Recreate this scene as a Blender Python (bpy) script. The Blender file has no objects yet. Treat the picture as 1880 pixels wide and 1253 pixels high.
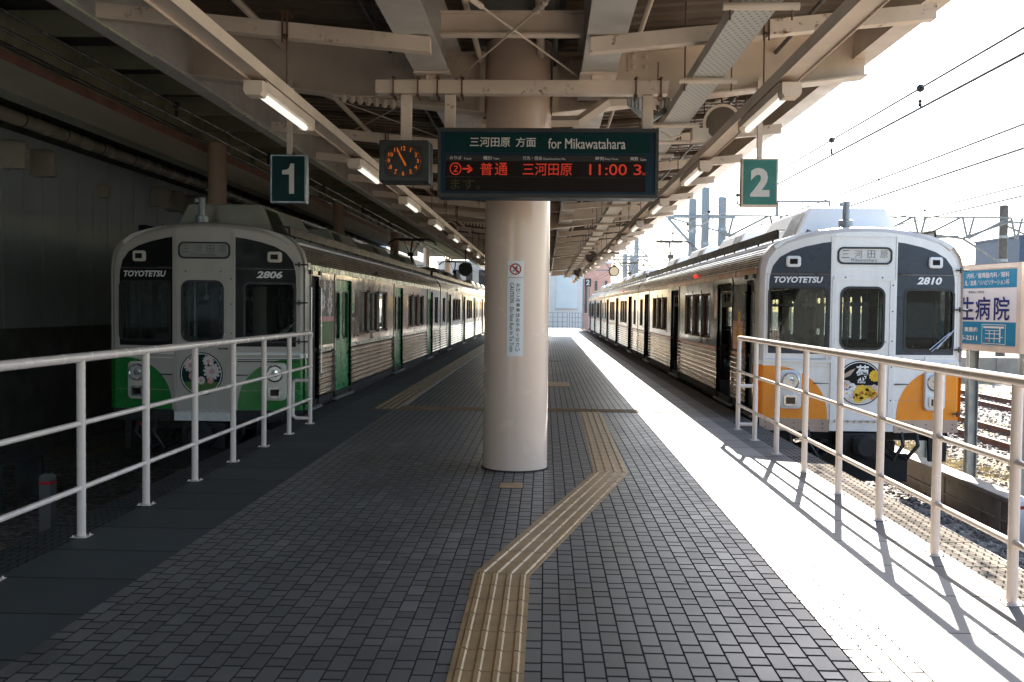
import bpy, bmesh, math, random
from mathutils import Vector, Matrix
random.seed(7)
SC = bpy.context.scene
COL = SC.collection
R = math.radians
# ---------------- camera ----------------
cam_d = bpy.data.cameras.new('camera'); cam = bpy.data.objects.new('camera', cam_d); COL.objects.link(cam)
cam_d.sensor_width = 36; cam_d.lens = 1828/1880*36; cam_d.clip_start = .05; cam_d.clip_end = 3000
cam.matrix_world = Matrix.Translation((0,0,1.5)) @ Matrix.Rotation(R(1.91),4,'Z') @ Matrix.Rotation(R(90-1.94),4,'X') @ Matrix.Rotation(.0108,4,'Z')
SC.camera = cam
# ---------------- sky, sun, exposure ----------------
EL, AZ = R(33.2), math.atan2(.47,1.62)         # sun ahead, a little to the right
w = bpy.data.worlds.new('World'); SC.world = w; w.use_nodes = True
nt = w.node_tree; bg = nt.nodes['Background']; sky = nt.nodes.new('ShaderNodeTexSky')
sky.sky_type = 'NISHITA'; sky.sun_disc = False; sky.sun_elevation = EL; sky.sun_rotation = AZ
sky.air_density = 1.0; sky.dust_density = .8; sky.ozone_density = 1.0
nt.links.new(sky.outputs[0], bg.inputs[0]); bg.inputs[1].default_value = .09
sd = bpy.data.lights.new('sun','SUN'); sd.energy = 5; sd.angle = R(.5); sd.color = (1,.94,.84)
sun = bpy.data.objects.new('sun', sd); COL.objects.link(sun)
sv = Vector((math.sin(AZ)*math.cos(EL), math.cos(AZ)*math.cos(EL), math.sin(EL)))
sun.rotation_euler = sv.to_track_quat('Z','Y').to_euler(); sun.location = (0,0,30)
vs = SC.view_settings; vs.view_transform = 'Standard'; vs.look = 'None'; vs.exposure = 2.5; vs.gamma = 1
SC.render.film_transparent = False
SC.cycles.max_bounces = 8; SC.cycles.diffuse_bounces = 5; SC.cycles.transparent_max_bounces = 16
SC.cycles.sample_clamp_indirect = 6

# ---------------- materials ----------------
class N:
    def __init__(s, name):
        s.m = bpy.data.materials.new(name); s.m.use_nodes = True; s.t = s.m.node_tree
        s.b = s.t.nodes['Principled BSDF']
    def n(s, k, **kw):
        x = s.t.nodes.new('ShaderNode'+k)
        for a, v in kw.items(): setattr(x, a, v)
        return x
    def l(s, a, b): s.t.links.new(a, b)
    def val(s, inp, v):
        if hasattr(v, 'is_output') or hasattr(v, 'links'): s.l(v, inp)
        else: inp.default_value = v
    def math(s, op, a, b=None, c=None):
        x = s.n('Math', operation=op); s.val(x.inputs[0], a)
        if b is not None: s.val(x.inputs[1], b)
        if c is not None: s.val(x.inputs[2], c)
        return x.outputs[0]
    def noise(s, scale=5, detail=4, stretch=None, coord=None, rough=.55):
        if coord is None:
            coord = s.n('TexCoord').outputs['Object']
        mp = s.n('Mapping'); s.l(coord, mp.inputs[0])
        if stretch: mp.inputs['Scale'].default_value = stretch
        t = s.n('TexNoise'); t.inputs['Scale'].default_value = scale; t.inputs['Detail'].default_value = detail
        t.inputs['Roughness'].default_value = rough
        s.l(mp.outputs[0], t.inputs[0]); return t.outputs[0]
    def ramp(s, f, p):
        r = s.n('ValToRGB'); s.l(f, r.inputs[0]); e = r.color_ramp.elements
        while len(e) < len(p): e.new(.5)
        for q, (pos, c) in zip(e, p):
            q.position = pos; q.color = (*c, 1) if isinstance(c, (tuple, list)) else (c, c, c, 1)
        return r.outputs[0]
    def mix(s, f, a, b):
        x = s.n('Mix', data_type='RGBA'); s.val(x.inputs[0], f)
        for i, v in ((6, a), (7, b)):
            if isinstance(v, (tuple, list)): x.inputs[i].default_value = (*v, 1)
            else: s.l(v, x.inputs[i])
        return x.outputs[2]
    def bump(s, h, st=.3, dist=.01):
        b = s.n('Bump'); b.inputs['Strength'].default_value = st; b.inputs['Distance'].default_value = dist
        s.l(h, b.inputs['Height']); s.l(b.outputs[0], s.b.inputs['Normal'])
def mul(c, k): return tuple(x*k for x in c)
def mat(name, col, rough=.5, metal=0., var=.25, scale=2.5, bump=0., bscale=30, dirt=None, amt=.5, dscale=6, stretch=None, emit=0, ecol=None, coat=0, spec=None):
    s = N(name)
    n1 = s.noise(scale, 5, stretch)
    c = s.ramp(n1, [(.3, mul(col, 1-var)), (.7, mul(col, 1+var*.35))])
    if dirt:
        n2 = s.noise(dscale, 7, stretch, rough=.7)
        c = s.mix(s.ramp(n2, [(1-amt*.75, 0.), (1.08-amt*.75, 1.)]), c, dirt)
    s.l(c, s.b.inputs['Base Color'])
    s.b.inputs['Metallic'].default_value = metal
    rr = s.ramp(s.noise(scale*3, 4), [(.3, max(rough-.08, .02)), (.7, min(rough+.1, 1))]); s.l(rr, s.b.inputs['Roughness'])
    if spec is not None: s.b.inputs['Specular IOR Level'].default_value = spec
    if coat: s.b.inputs['Coat Weight'].default_value = coat
    if bump: s.bump(s.noise(bscale, 5), bump, .01)
    if emit:
        s.b.inputs['Emission Color'].default_value = (*(ecol or col), 1); s.b.inputs['Emission Strength'].default_value = emit
    return s.m
M = {}
RUST = (.16,.06,.025)
M['beige'] = mat('cream steel paint', (.72,.59,.48), .42, var=.18, dirt=(.25,.15,.09), amt=.42, dscale=3, bump=.05)
M['beige2'] = mat('rust spotted cream paint', (.74,.6,.49), .45, var=.2, dirt=RUST, amt=.54, dscale=8, bump=.08)
M['column'] = mat('glossy cream column paint', (.82,.62,.49), .2, var=.03, scale=1.5, dirt=(.34,.22,.15), amt=.31, dscale=8, bump=0)
M['deck'] = mat('shade browned roof sheet', (.15,.105,.07), .5, var=.3, scale=1.2, dirt=(.16,.1,.06), amt=.5)  # beige sheet turned brown: the shade between purlins is in the colour
M['greysteel'] = mat('grey painted steel', (.52,.49,.46), .4, var=.2, dirt=(.2,.15,.1), amt=.4)
M['darksteel'] = mat('dark steel', (.06,.055,.05), .5, var=.4)
M['rustrod'] = mat('rusty rod', (.16,.08,.05), .7, var=.4)
M['galv'] = mat('galvanised steel', (.3,.33,.35), .45, metal=.6, var=.3, scale=6)
M['rail'] = mat('glossy off white handrail paint', (.74,.63,.56), .22, var=.06, dirt=(.35,.24,.18), amt=.27, dscale=8, coat=.3)
M['black'] = mat('black rubber', (.012,.012,.013), .45, var=.3)
M['under'] = mat('grimy underframe', (.022,.021,.02), .75, var=.5, bump=.3)
M['tray'] = None
M['white'] = mat('white train paint', (.8,.78,.75), .3, var=.08, dirt=(.42,.3,.2), amt=.38, dscale=4, stretch=(2.2,2.2,.6), coat=.2)
M['whiteroof'] = mat('pale roof paint', (.76,.76,.75), .6, var=.06, dirt=(.35,.3,.25), amt=.35)
M['warmwhite'] = mat('dirty rim white paint', (.62,.55,.5), .35, var=.1, dirt=(.35,.22,.14), amt=.38)
M['cleanwhite'] = mat('white lettering', (.8,.8,.8), .5, var=.05)
M['slate'] = mat('slate mask paint', (.04,.05,.065), .3, spec=.3, var=.15, dirt=(.16,.13,.11), amt=.36)
M['nearblack'] = mat('black mask paint', (.008,.008,.009), .35, var=.2, spec=.15)
M['orange'] = mat('orange train paint', (.85,.27,.008), .33, var=.1, dirt=(.45,.2,.06), amt=.28)
M['orangestripe'] = mat('orange stripe', (.5,.16,.03), .35, var=.3, scale=1)
M['green'] = mat('green train paint', (.008,.19,.03), .22, var=.12, coat=.4)
M['greendoor'] = mat('green door paint', (.03,.3,.09), .3, var=.15)
M['greenstripe'] = mat('green stripe', (.03,.22,.1), .25, var=.3)
M['brown'] = mat('brown window frame', (.13,.05,.025), .45, var=.3)
M['skirt'] = mat('bare scuffed apron metal', (.42,.32,.26), .45, metal=.3, var=.25, dirt=(.2,.12,.08), amt=.45)
M['seat'] = mat('seat moquette', (.05,.03,.03), .9)
M['interior'] = mat('cream interior laminate', (.24,.2,.16), .5)
M['ifloor'] = mat('brown train floor', (.12,.09,.07), .6)
def stainless(name, tint=(.36,.35,.335), bs=.13, r0=.06, r1=.16, st=(.5,.48,.46)):
    s = N(name); g = s.n('NewGeometry').outputs['Position']
    n1 = s.noise(1.0, 5, (14, 1.5, .8), g); n2 = s.noise(2.2, 4, (1, 1, 1), g)
    s.l(s.mix(s.ramp(n2, [(.35, 0.), (.7, 1.)]), mul(tint, .62), tint), s.b.inputs['Base Color'])
    s.b.inputs['Metallic'].default_value = .95; s.b.inputs['Specular Tint'].default_value = (*st, 1)
    s.l(s.ramp(n1, [(.3, r0), (.7, r1)]), s.b.inputs['Roughness'])
    h = s.noise(1.6, 3, (1, 1.6, .7), g); s.bump(h, bs, .035)
    return s.m
M['steel'] = stainless('mirror worn stainless steel')
M['rib'] = stainless('ribbed stainless steel', (.6,.57,.53), .08, .12, .24, (.75,.72,.7))
def glass(name, tint, refl=1.0):
    s = N(name); s.t.nodes.remove(s.b)
    tr = s.n('BsdfTransparent'); tr.inputs[0].default_value = (*tint, 1)
    gl = s.n('BsdfGlossy'); gl.inputs['Roughness'].default_value = .02; gl.inputs[0].default_value = (.9,.95,1,1)
    fr = s.n('Fresnel'); fr.inputs[0].default_value = 1.5
    f = s.math('MULTIPLY', fr.outputs[0], .75*refl); f = s.math('MINIMUM', f, 1.)
    mx = s.n('MixShader'); s.l(f, mx.inputs[0]); s.l(tr.outputs[0], mx.inputs[1]); s.l(gl.outputs[0], mx.inputs[2])
    s.l(mx.outputs[0], s.t.nodes['Material Output'].inputs[0]); return s.m
M['glass'] = glass('window glass', (.72,.76,.74))
M['lens'] = mat('headlight glass', (.5,.52,.55), .08, metal=.8, var=.5, scale=30)
M['darklens'] = mat('dark red lens', (.02,.006,.006), .15)
M['chrome'] = mat('worn chrome', (.55,.55,.55), .25, metal=.9)
def emitm(name, col, st):
    s = N(name); s.b.inputs['Base Color'].default_value = (*mul(col, .04), 1); s.b.inputs['Roughness'].default_value = .4
    s.b.inputs['Emission Color'].default_value = (*col, 1); s.b.inputs['Emission Strength'].default_value = st; return s.m
M['lamp'] = emitm('fluorescent lamp', (1,.97,.86), .19)
M['ledred'] = emitm('red led', (1,.05,.02), .068)
M['ledgreen'] = emitm('dim green led', (.35,.5,.02), .0022)
M['ledorange'] = emitm('orange clock glow', (1,.22,.02), .07)
M['mirrorlamp'] = emitm('round glowing disc', (1,.8,.55), .12)
M['redlamp'] = emitm('red side lamp', (1,.03,.02), .4)
M['teal'] = mat('teal sign face', (.001,.03,.03), .5, var=.12, spec=.15)
M['teal2'] = mat('sun brightened teal sign face', (.008,.15,.115), .3, var=.1)  # brighter copy of the teal face, with sunlight put into its colour
M['navy'] = mat('navy display frame', (.008,.03,.055), .5, spec=.2)
M['screen'] = mat('unlit display screen', (.014,.008,.006), .5, spec=.15)
M['signwhite'] = mat('pale sign lettering', (.62,.6,.56), .5, var=.05)
M['charcoal'] = mat('charcoal box', (.03,.032,.03), .45)
M['creamsign'] = mat('pale sticker', (.66,.6,.52), .45, var=.05)
M['red'] = mat('red print', (.5,.02,.02), .5)
M['ink'] = mat('black print', (.02,.02,.02), .6)
M['signteal'] = mat('billboard teal print', (.003,.23,.4), .5, var=.15, spec=.2)
M['signblue'] = mat('billboard blue print', (.004,.012,.16), .5, spec=.2)
M['signface'] = mat('billboard white print', (.78,.76,.74), .45, var=.05)
M['yellow'] = mat('yellow print', (.8,.5,.02), .5); M['pink'] = mat('pink print', (.7,.3,.3), .5)
M['palepink'] = mat('pale pink print', (.75,.62,.6), .5); M['leaf'] = mat('green print', (.06,.16,.03), .5)
M['wallpanel'] = mat('grey blue wall panel', (.62,.7,.73), .6, var=.12, scale=.5, bump=.02)
M['darkwall'] = mat('dark lower wall', (.11,.11,.1), .85, var=.4, bump=.2)
M['oldgreen'] = mat('stained green grey paint', (.5,.5,.36), .6, var=.3, scale=.8, dirt=(.25,.13,.09), amt=.45, dscale=1.5)
M['bandp'] = mat('stained pale concrete band', (.66,.66,.57), .55, var=.2, scale=1, stretch=(.3,.3,2), dirt=(.3,.16,.12), amt=.42, dscale=.8)
M['pinkband'] = mat('faded pink band', (.55,.3,.24), .6, var=.3, scale=2)
M['pipe'] = mat('greige drain pipe', (.56,.52,.44), .24, var=.04, scale=.6)
M['ceil'] = mat('dark ceiling sheet', (.12,.12,.11), .8, var=.3)
M['bluegrey'] = mat('weathered grey pole', (.22,.25,.27), .6, var=.2, scale=1, dirt=(.2,.2,.2), amt=.4)
M['brownpole'] = mat('dark weathered pole', (.1,.09,.08), .7, var=.4, scale=3)
M['farwhite'] = mat('pale building render', (.62,.64,.65), .6, var=.06)
M['farpink'] = mat('haze lightened pink render', (.6,.36,.31), .7, var=.15)  # pink lightened so the colour carries distant haze and glare
M['farblue'] = mat('dark blue cladding', (.05,.075,.12), .6)
M['farglass'] = mat('distant window', (.06,.07,.08), .2)
M['railrust'] = mat('rusty rail steel', (.11,.045,.03), .75, var=.4, scale=5)
M['railtop'] = mat('polished rail head', (.4,.34,.3), .3, metal=.7)
M['sleeper'] = mat('weathered sleeper', (.2,.17,.14), .9, var=.4, scale=4, bump=.3)
M['grass'] = mat('dry grass', (.42,.34,.16), .9, var=.45, scale=1.2)
M['wallconc'] = mat('stained concrete kerb wall', (.32,.27,.22), .8, var=.25, scale=2, bump=.25, dirt=(.1,.065,.045), amt=.5, dscale=3)
M['tact'] = mat('ochre tactile tile', (.45,.28,.12), .42, var=.2, scale=5, dirt=(.2,.13,.08), amt=.42, dscale=20)

def stone_mat(name, c1, c2, c3):
    s = N(name); g = s.n('NewGeometry')
    v = s.n('TexVoronoi'); v.inputs['Scale'].default_value = 14; s.l(g.outputs['Position'], v.inputs[0])
    sep = s.n('SeparateColor'); s.l(v.outputs['Color'], sep.inputs[0])
    c = s.ramp(sep.outputs[0], [(0., c1), (.5, c2), (1., c3)])
    n = s.noise(60, 3, None, g.outputs['Position'])
    s.l(s.mix(s.math('MULTIPLY', n, .5), c, (.12,.09,.07)), s.b.inputs['Base Color'])
    s.b.inputs['Roughness'].default_value = .85; s.bump(n, .5, .01); return s.m
M['stone'] = stone_mat('ballast stone', (.08,.06,.045), (.19,.16,.14), (.36,.33,.3))
def ground_mat():
    s = N('gravelly ground'); g = s.n('NewGeometry').outputs['Position']
    v = s.n('TexVoronoi'); v.inputs['Scale'].default_value = 16; s.l(g, v.inputs[0])
    sep = s.n('SeparateColor'); s.l(v.outputs['Color'], sep.inputs[0])
    c = s.ramp(sep.outputs[0], [(0., (.1,.085,.07)), (.6, (.24,.215,.185)), (1., (.38,.35,.31))])
    n = s.noise(.45, 6, (1, .25, 1), g); c = s.mix(s.ramp(n, [(.5, 0.), (.6, 1.)]), c, (.3,.24,.13))
    s.l(c, s.b.inputs['Base Color']); s.b.inputs['Roughness'].default_value = .95
    s.bump(v.outputs['Distance'], 1., .03); return s.m
M['ground'] = ground_mat()

def paver_mat():
    s = N('small block paving'); g = s.n('NewGeometry').outputs['Position']
    sp = s.n('SeparateXYZ'); s.l(g, sp.inputs[0]); X, Y = sp.outputs[0], sp.outputs[1]
    W_, P_ = .0885, .28
    u = s.math('DIVIDE', s.math('ADD', X, 10.), W_); cu = s.math('FLOOR', u); fu = s.math('FRACT', u)
    wn = s.n('TexWhiteNoise', noise_dimensions='1D'); s.l(cu, wn.inputs['W'])
    sh = s.math('ADD', s.math('MULTIPLY', s.math('FRACT', s.math('MULTIPLY', cu, .5)), 1.0), s.math('MULTIPLY', wn.outputs[0], .16))
    v = s.math('ADD', s.math('DIVIDE', s.math('ADD', Y, 30.), P_), sh); cv = s.math('FLOOR', v); fv = s.math('FRACT', v)
    big = s.math('GREATER_THAN', fv, .655)
    dv = s.math('MINIMUM', s.math('MINIMUM', fv, s.math('SUBTRACT', 1., fv)), s.math('ABSOLUTE', s.math('SUBTRACT', fv, .655)))
    du = s.math('MINIMUM', fu, s.math('SUBTRACT', 1., fu))
    d = s.math('MINIMUM', s.math('MULTIPLY', dv, P_*.55), s.math('MULTIPLY', du, W_*1.15))
    mr = s.n('MapRange', interpolation_type='SMOOTHSTEP'); s.l(d, mr.inputs[0])
    mr.inputs[1].default_value = .0008; mr.inputs[2].default_value = .005
    k = mr.outputs[0]
    cx = s.n('CombineXYZ'); s.l(cu, cx.inputs[0]); s.l(s.math('ADD', cv, s.math('MULTIPLY', big, .5)), cx.inputs[1])
    w2 = s.n('TexWhiteNoise', noise_dimensions='2D'); s.l(cx.outputs[0], w2.inputs['Vector'])
    nb = s.noise(1.1, 6, None, g, .6); nf = s.noise(90, 3, None, g)
    tone = s.math('ADD', s.math('MULTIPLY', w2.outputs[0], .24), s.math('ADD', s.math('MULTIPLY', nb, .72), s.math('MULTIPLY', nf, .35)))
    ve = s.n('TexVoronoi'); ve.inputs['Scale'].default_value = 1.7; s.l(g, ve.inputs[0]); gum = s.ramp(ve.outputs['Distance'], [(.018, 0.), (.03, 1.)])
    n3 = s.noise(.35, 5, (1, .5, 1), g, .7)
    c = s.ramp(tone, [(.2, (.078,.073,.063)), (.62, (.13,.124,.111)), (.95, (.21,.2,.182))])
    c = s.mix(s.ramp(n3, [(.5, 0.), (.75, .45)]), c, (.07,.068,.062)); c = s.mix(gum, (.03,.03,.03), c)
    sp2 = s.n('SeparateColor'); s.l(w2.outputs['Color'], sp2.inputs[0]); c = s.mix(s.math('MULTIPLY', s.math('GREATER_THAN', sp2.outputs[0], .98), .3), c, (.25,.24,.22)); c = s.mix(s.math('MULTIPLY', s.math('LESS_THAN', sp2.outputs[0], .02), .4), c, (.05,.05,.048))
    mv = s.n('MapRange', interpolation_type='SMOOTHSTEP'); s.l(d, mv.inputs[0])
    mv.inputs[1].default_value = .0014; mv.inputs[2].default_value = .0048
    c = s.mix(mv.outputs[0], (.024,.023,.022), c); s.l(c, s.b.inputs['Base Color'])
    rg = s.math('ADD', s.math('MULTIPLY', w2.outputs[0], .08), s.math('ADD', .17, s.math('MULTIPLY', nb, .34)))
    mj = s.n('MapRange', interpolation_type='SMOOTHSTEP'); s.l(d, mj.inputs[0]); mj.inputs[1].default_value = .003; mj.inputs[2].default_value = .0075
    s.l(s.math('ADD', s.math('MULTIPLY', rg, mj.outputs[0]), s.math('MULTIPLY', s.math('SUBTRACT', 1., mj.outputs[0]), .95)), s.b.inputs['Roughness'])
    s.l(s.math('MULTIPLY', mj.outputs[0], .6), s.b.inputs['Specular IOR Level'])
    sep = s.n('SeparateColor'); s.l(w2.outputs['Color'], sep.inputs[0])
    # each block sits a hair tilted
    tilt = s.math('MULTIPLY', s.math('SUBTRACT', sep.outputs[1], .5), s.math('MULTIPLY', s.math('SUBTRACT', fv, .5), .8))
    tilt2 = s.math('MULTIPLY', s.math('SUBTRACT', sep.outputs[2], .5), s.math('MULTIPLY', s.math('SUBTRACT', fu, .5), .5))
    h = s.math('ADD', s.math('ADD', s.math('MULTIPLY', k, .7), s.math('MULTIPLY', nf, .12)), s.math('ADD', tilt, s.math('ADD', tilt2, s.math('MULTIPLY', w2.outputs[0], .15))))
    s.bump(h, .8, .0024)
    return s.m
M['paver'] = paver_mat()
def slab_mat(name, col, tread=False, spec=.2):
    s = N(name); g = s.n('NewGeometry').outputs['Position']
    sp = s.n('SeparateXYZ'); s.l(g, sp.inputs[0]); X, Y = sp.outputs[0], sp.outputs[1]
    v = s.math('DIVIDE', s.math('ADD', Y, 30.05), .62); fv = s.math('FRACT', v); cv = s.math('FLOOR', v)
    d = s.math('MULTIPLY', s.math('MINIMUM', fv, s.math('SUBTRACT', 1., fv)), .62)
    mr = s.n('MapRange', interpolation_type='SMOOTHSTEP'); s.l(d, mr.inputs[0]); mr.inputs[1].default_value = .004; mr.inputs[2].default_value = .010
    wn = s.n('TexWhiteNoise', noise_dimensions='1D'); s.l(cv, wn.inputs['W'])
    nb = s.noise(1.6, 6, (1.6, 1, 1), g, .65); nf = s.noise(70, 4, None, g)
    t = s.math('ADD', s.math('MULTIPLY', wn.outputs[0], .3), s.math('ADD', s.math('MULTIPLY', nb, .8), s.math('MULTIPLY', nf, .25)))
    c = s.ramp(t, [(.3, mul(col, .72)), (1., mul(col, 1.15))])
    c = s.mix(mr.outputs[0], mul(col, .08), c); h = s.math('ADD', mr.outputs[0], s.math('MULTIPLY', nf, .15))
    if tread:
        a = s.math('ABSOLUTE', s.math('SUBTRACT', s.math('FRACT', s.math('DIVIDE', s.math('ADD', X, s.math('MULTIPLY', Y, .5)), .05)), .5))
        b = s.math('ABSOLUTE', s.math('SUBTRACT', s.math('FRACT', s.math('DIVIDE', s.math('SUBTRACT', X, s.math('MULTIPLY', Y, .5)), .05)), .5))
        q = s.math('LESS_THAN', s.math('MINIMUM', a, b), .12)
        ck = s.math('GREATER_THAN', s.math('FRACT', s.math('DIVIDE', X, .055)), .45)
        q = s.math('MULTIPLY', q, ck)
        c = s.mix(s.math('MULTIPLY', q, .9), c, mul(col, .12)); h = s.math('SUBTRACT', h, q)
    s.l(c, s.b.inputs['Base Color']); s.l(s.math('ADD', .5, s.math('MULTIPLY', nb, .3)), s.b.inputs['Roughness'])
    s.bump(h, .9, .003); s.b.inputs['Specular IOR Level'].default_value = spec; return s.m
M['slab'] = slab_mat('concrete edge slab', (.38,.36,.33)); M['slabw'] = slab_mat('weathered outer slab', (.25,.23,.205), False, .03); M['tread'] = slab_mat('non slip tread strip', (.2,.178,.155), True, 0.)
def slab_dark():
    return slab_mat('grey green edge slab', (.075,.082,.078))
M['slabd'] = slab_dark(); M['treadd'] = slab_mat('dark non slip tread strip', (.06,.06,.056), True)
def tray_mat():
    s = N('perforated cable tray'); g = s.n('NewGeometry').outputs['Position']
    sp = s.n('SeparateXYZ'); s.l(g, sp.inputs[0]); X, Y = sp.outputs[0], sp.outputs[1]
    row = s.math('FLOOR', s.math('DIVIDE', Y, .05))
    fx = s.math('ABSOLUTE', s.math('SUBTRACT', s.math('FRACT', s.math('ADD', s.math('DIVIDE', X, .045), s.math('MULTIPLY', row, .5))), .5))
    fy = s.math('ABSOLUTE', s.math('SUBTRACT', s.math('FRACT', s.math('DIVIDE', Y, .05)), .5))
    q = s.math('MULTIPLY', s.math('LESS_THAN', fx, .17), s.math('LESS_THAN', fy, .13))
    ln = s.math('MULTIPLY', s.math('LESS_THAN', s.math('ABSOLUTE', s.math('SUBTRACT', fy, .36)), .03), .35)
    c = s.mix(s.math('MAXIMUM', q, ln), (.5,.49,.46), (.03,.028,.025)); s.l(c, s.b.inputs['Base Color'])
    s.b.inputs['Roughness'].default_value = .45; s.b.inputs['Metallic'].default_value = .2; return s.m
M['tray'] = tray_mat()

# ---------------- object helpers ----------------
ORG = {}
def org(p): return ORG.get(p.name, Vector((0,0,0))) if p else None
def tag(o, label=None, cat=None, group=None, kind=None):
    for k, v in (('label', label), ('category', cat), ('group', group), ('kind', kind)):
        if v: o[k] = v
    return o
def thing(name, loc, label, cat, group=None):
    o = bpy.data.objects.new(name, None); COL.objects.link(o); o.location = loc; o.empty_display_size = .1
    ORG[o.name] = Vector(loc); return tag(o, label, cat, group)
class MB:
    """collects shapes in world metres, build() links them as one mesh object"""
    def __init__(s): s.v = []; s.f = []
    def add(s, vs, fs):
        n = len(s.v); s.v += [tuple(q) for q in vs]; s.f += [tuple(i+n for i in f) for f in fs]; return s
    def box(s, x0, x1, y0, y1, z0, z1, mtx=None):
        vs = [(x, y, z) for z in (z0, z1) for y in (y0, y1) for x in (x0, x1)]
        if mtx: vs = [mtx @ Vector(q) for q in vs]
        return s.add(vs, [(0,2,3,1),(4,5,7,6),(0,1,5,4),(2,6,7,3),(0,4,6,2),(1,3,7,5)])
    def tube(s, pts, r, n=10, cap=True, r2=None):
        pts = [Vector(p) for p in pts]; rings = []; prev = None
        for i, p in enumerate(pts):
            a = (pts[i]-pts[i-1]).normalized() if i else (pts[1]-pts[0]).normalized()
            b = (pts[i+1]-pts[i]).normalized() if i < len(pts)-1 else a
            t = (a+b); t = t.normalized() if t.length > 1e-6 else a
            if prev is None:
                up = Vector((0,0,1)) if abs(t.z) < .9 else Vector((0,1,0)); e1 = t.cross(up).normalized()
            else: e1 = (prev-t*prev.dot(t)).normalized()
            prev = e1; e2 = t.cross(e1)
            rr = r if r2 is None else r+(r2-r)*i/(len(pts)-1)
            k = 1/max(.5, a.dot(t)) if i and i < len(pts)-1 else 1
            rings.append([p+(e1*math.cos(2*math.pi*j/n)+e2*math.sin(2*math.pi*j/n))*rr*k for j in range(n)])
        vs = [q for g in rings for q in g]; fs = []
        for i in range(len(rings)-1):
            for j in range(n): fs.append((i*n+j, i*n+(j+1)%n, (i+1)*n+(j+1)%n, (i+1)*n+j))
        if cap: fs += [tuple(range(n-1, -1, -1)), tuple(range((len(rings)-1)*n, len(rings)*n))]
        return s.add(vs, fs)
    def lathe(s, c, ax, prof, n=24):
        """prof = [(r, t)] around axis ax through c"""
        c = Vector(c); ax = Vector(ax).normalized(); up = Vector((0,0,1)) if abs(ax.z) < .9 else Vector((0,1,0))
        e1 = ax.cross(up).normalized(); e2 = ax.cross(e1)
        vs = [c+ax*t+(e1*math.cos(2*math.pi*j/n)+e2*math.sin(2*math.pi*j/n))*r for r, t in prof for j in range(n)]
        fs = [(i*n+j, i*n+(j+1)%n, (i+1)*n+(j+1)%n, (i+1)*n+j) for i in range(len(prof)-1) for j in range(n)]
        fs += [tuple(range(n)), tuple(range((len(prof)-1)*n, len(prof)*n))]
        return s.add(vs, fs)
    def loft(s, rings, closed=True, caps=True):
        n = len(rings[0]); vs = [q for g in rings for q in g]; fs = []
        for i in range(len(rings)-1):
            for j in range(n if closed else n-1): fs.append((i*n+j, i*n+(j+1)%n, (i+1)*n+(j+1)%n, (i+1)*n+j))
        if caps and closed: fs += [tuple(range(n-1, -1, -1)), tuple(range((len(rings)-1)*n, len(rings)*n))]
        return s.add(vs, fs)
    def plate(s, outer, holes, fn, t=.01, o=0.):
        """flat outline with holes in a 2-D frame, fn(u, v, out) -> point; thickness t inwards from out=o"""
        bm = bmesh.new(); loops = []
        for lp in [outer]+list(holes):
            vv = [bm.verts.new((p[0], p[1], 0)) for p in lp]; loops.append(vv)
            for i in range(len(vv)): bm.edges.new((vv[i], vv[(i+1)%len(vv)]))
        bmesh.ops.triangle_fill(bm, use_beauty=True, use_dissolve=False, edges=bm.edges[:])
        bm.verts.index_update()
        vs = [(v.co.x, v.co.y) for v in bm.verts]; fs = [tuple(v.index for v in f.verts) for f in bm.faces]
        idx = [[v.index for v in lp] for lp in loops]; bm.free()
        n = len(vs); V = [fn(a, b, o) for a, b in vs]+[fn(a, b, o-t) for a, b in vs]
        F = fs+[tuple(i+n for i in reversed(f)) for f in fs]
        for lp in idx:
            for i in range(len(lp)): a, b = lp[i], lp[(i+1)%len(lp)]; F.append((a, b, b+n, a+n))
        return s.add(V, F)
    def build(s, name, m, parent=None, smooth=False, bevel=0., label=None, kind=None, autos=True):
        o0 = org(parent) if parent else Vector((0,0,0))
        me = bpy.data.meshes.new(name); me.from_pydata([tuple(Vector(q)-o0) for q in s.v], [], s.f)
        bm = bmesh.new(); bm.from_mesh(me); bmesh.ops.recalc_face_normals(bm, faces=bm.faces); bm.to_mesh(me); bm.free()
        me.materials.append(m); o = bpy.data.objects.new(name, me); COL.objects.link(o)
        if parent: o.parent = parent
        ORG[o.name] = o0
        if smooth:
            me.polygons.foreach_set('use_smooth', [True]*len(me.polygons)); me.set_sharp_from_angle(angle=R(38))
        if bevel:
            b = o.modifiers.new('b', 'BEVEL'); b.width = bevel; b.segments = 2; b.limit_method = 'ANGLE'; b.harden_normals = False
        if label: o['label'] = label
        if kind: o['kind'] = kind
        return o
def solo(mb, name, m, label, cat, group=None, **k):
    """a thing that is one mesh, its origin moved to its base"""
    o = mb.build(name, m, None, **k); tag(o, label, cat, group)
    co = [v.co for v in o.data.vertices]
    c = Vector((sum((min(q[i] for q in co), max(q[i] for q in co)))/2 if i < 2 else min(q[2] for q in co) for i in range(3)))
    o.data.transform(Matrix.Translation(-c)); o.location = c; ORG[o.name] = c; return o
def rrect(u0, u1, v0, v1, r, n=5):
    p = []
    for cx, cy, a in ((u1-r, v1-r, 0), (u0+r, v1-r, 90), (u0+r, v0+r, 180), (u1-r, v0+r, 270)):
        for i in range(n+1): t = R(a+90*i/n); p.append((cx+r*math.cos(t), cy+r*math.sin(t)))
    return p
def circ(cx, cy, r, n=28): return [(cx+r*math.cos(2*math.pi*i/n), cy+r*math.sin(2*math.pi*i/n)) for i in range(n)]
FXZ = lambda y: (lambda u, v, o: (u, y-o, v))           # a plane that faces the camera side (-Y)
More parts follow.
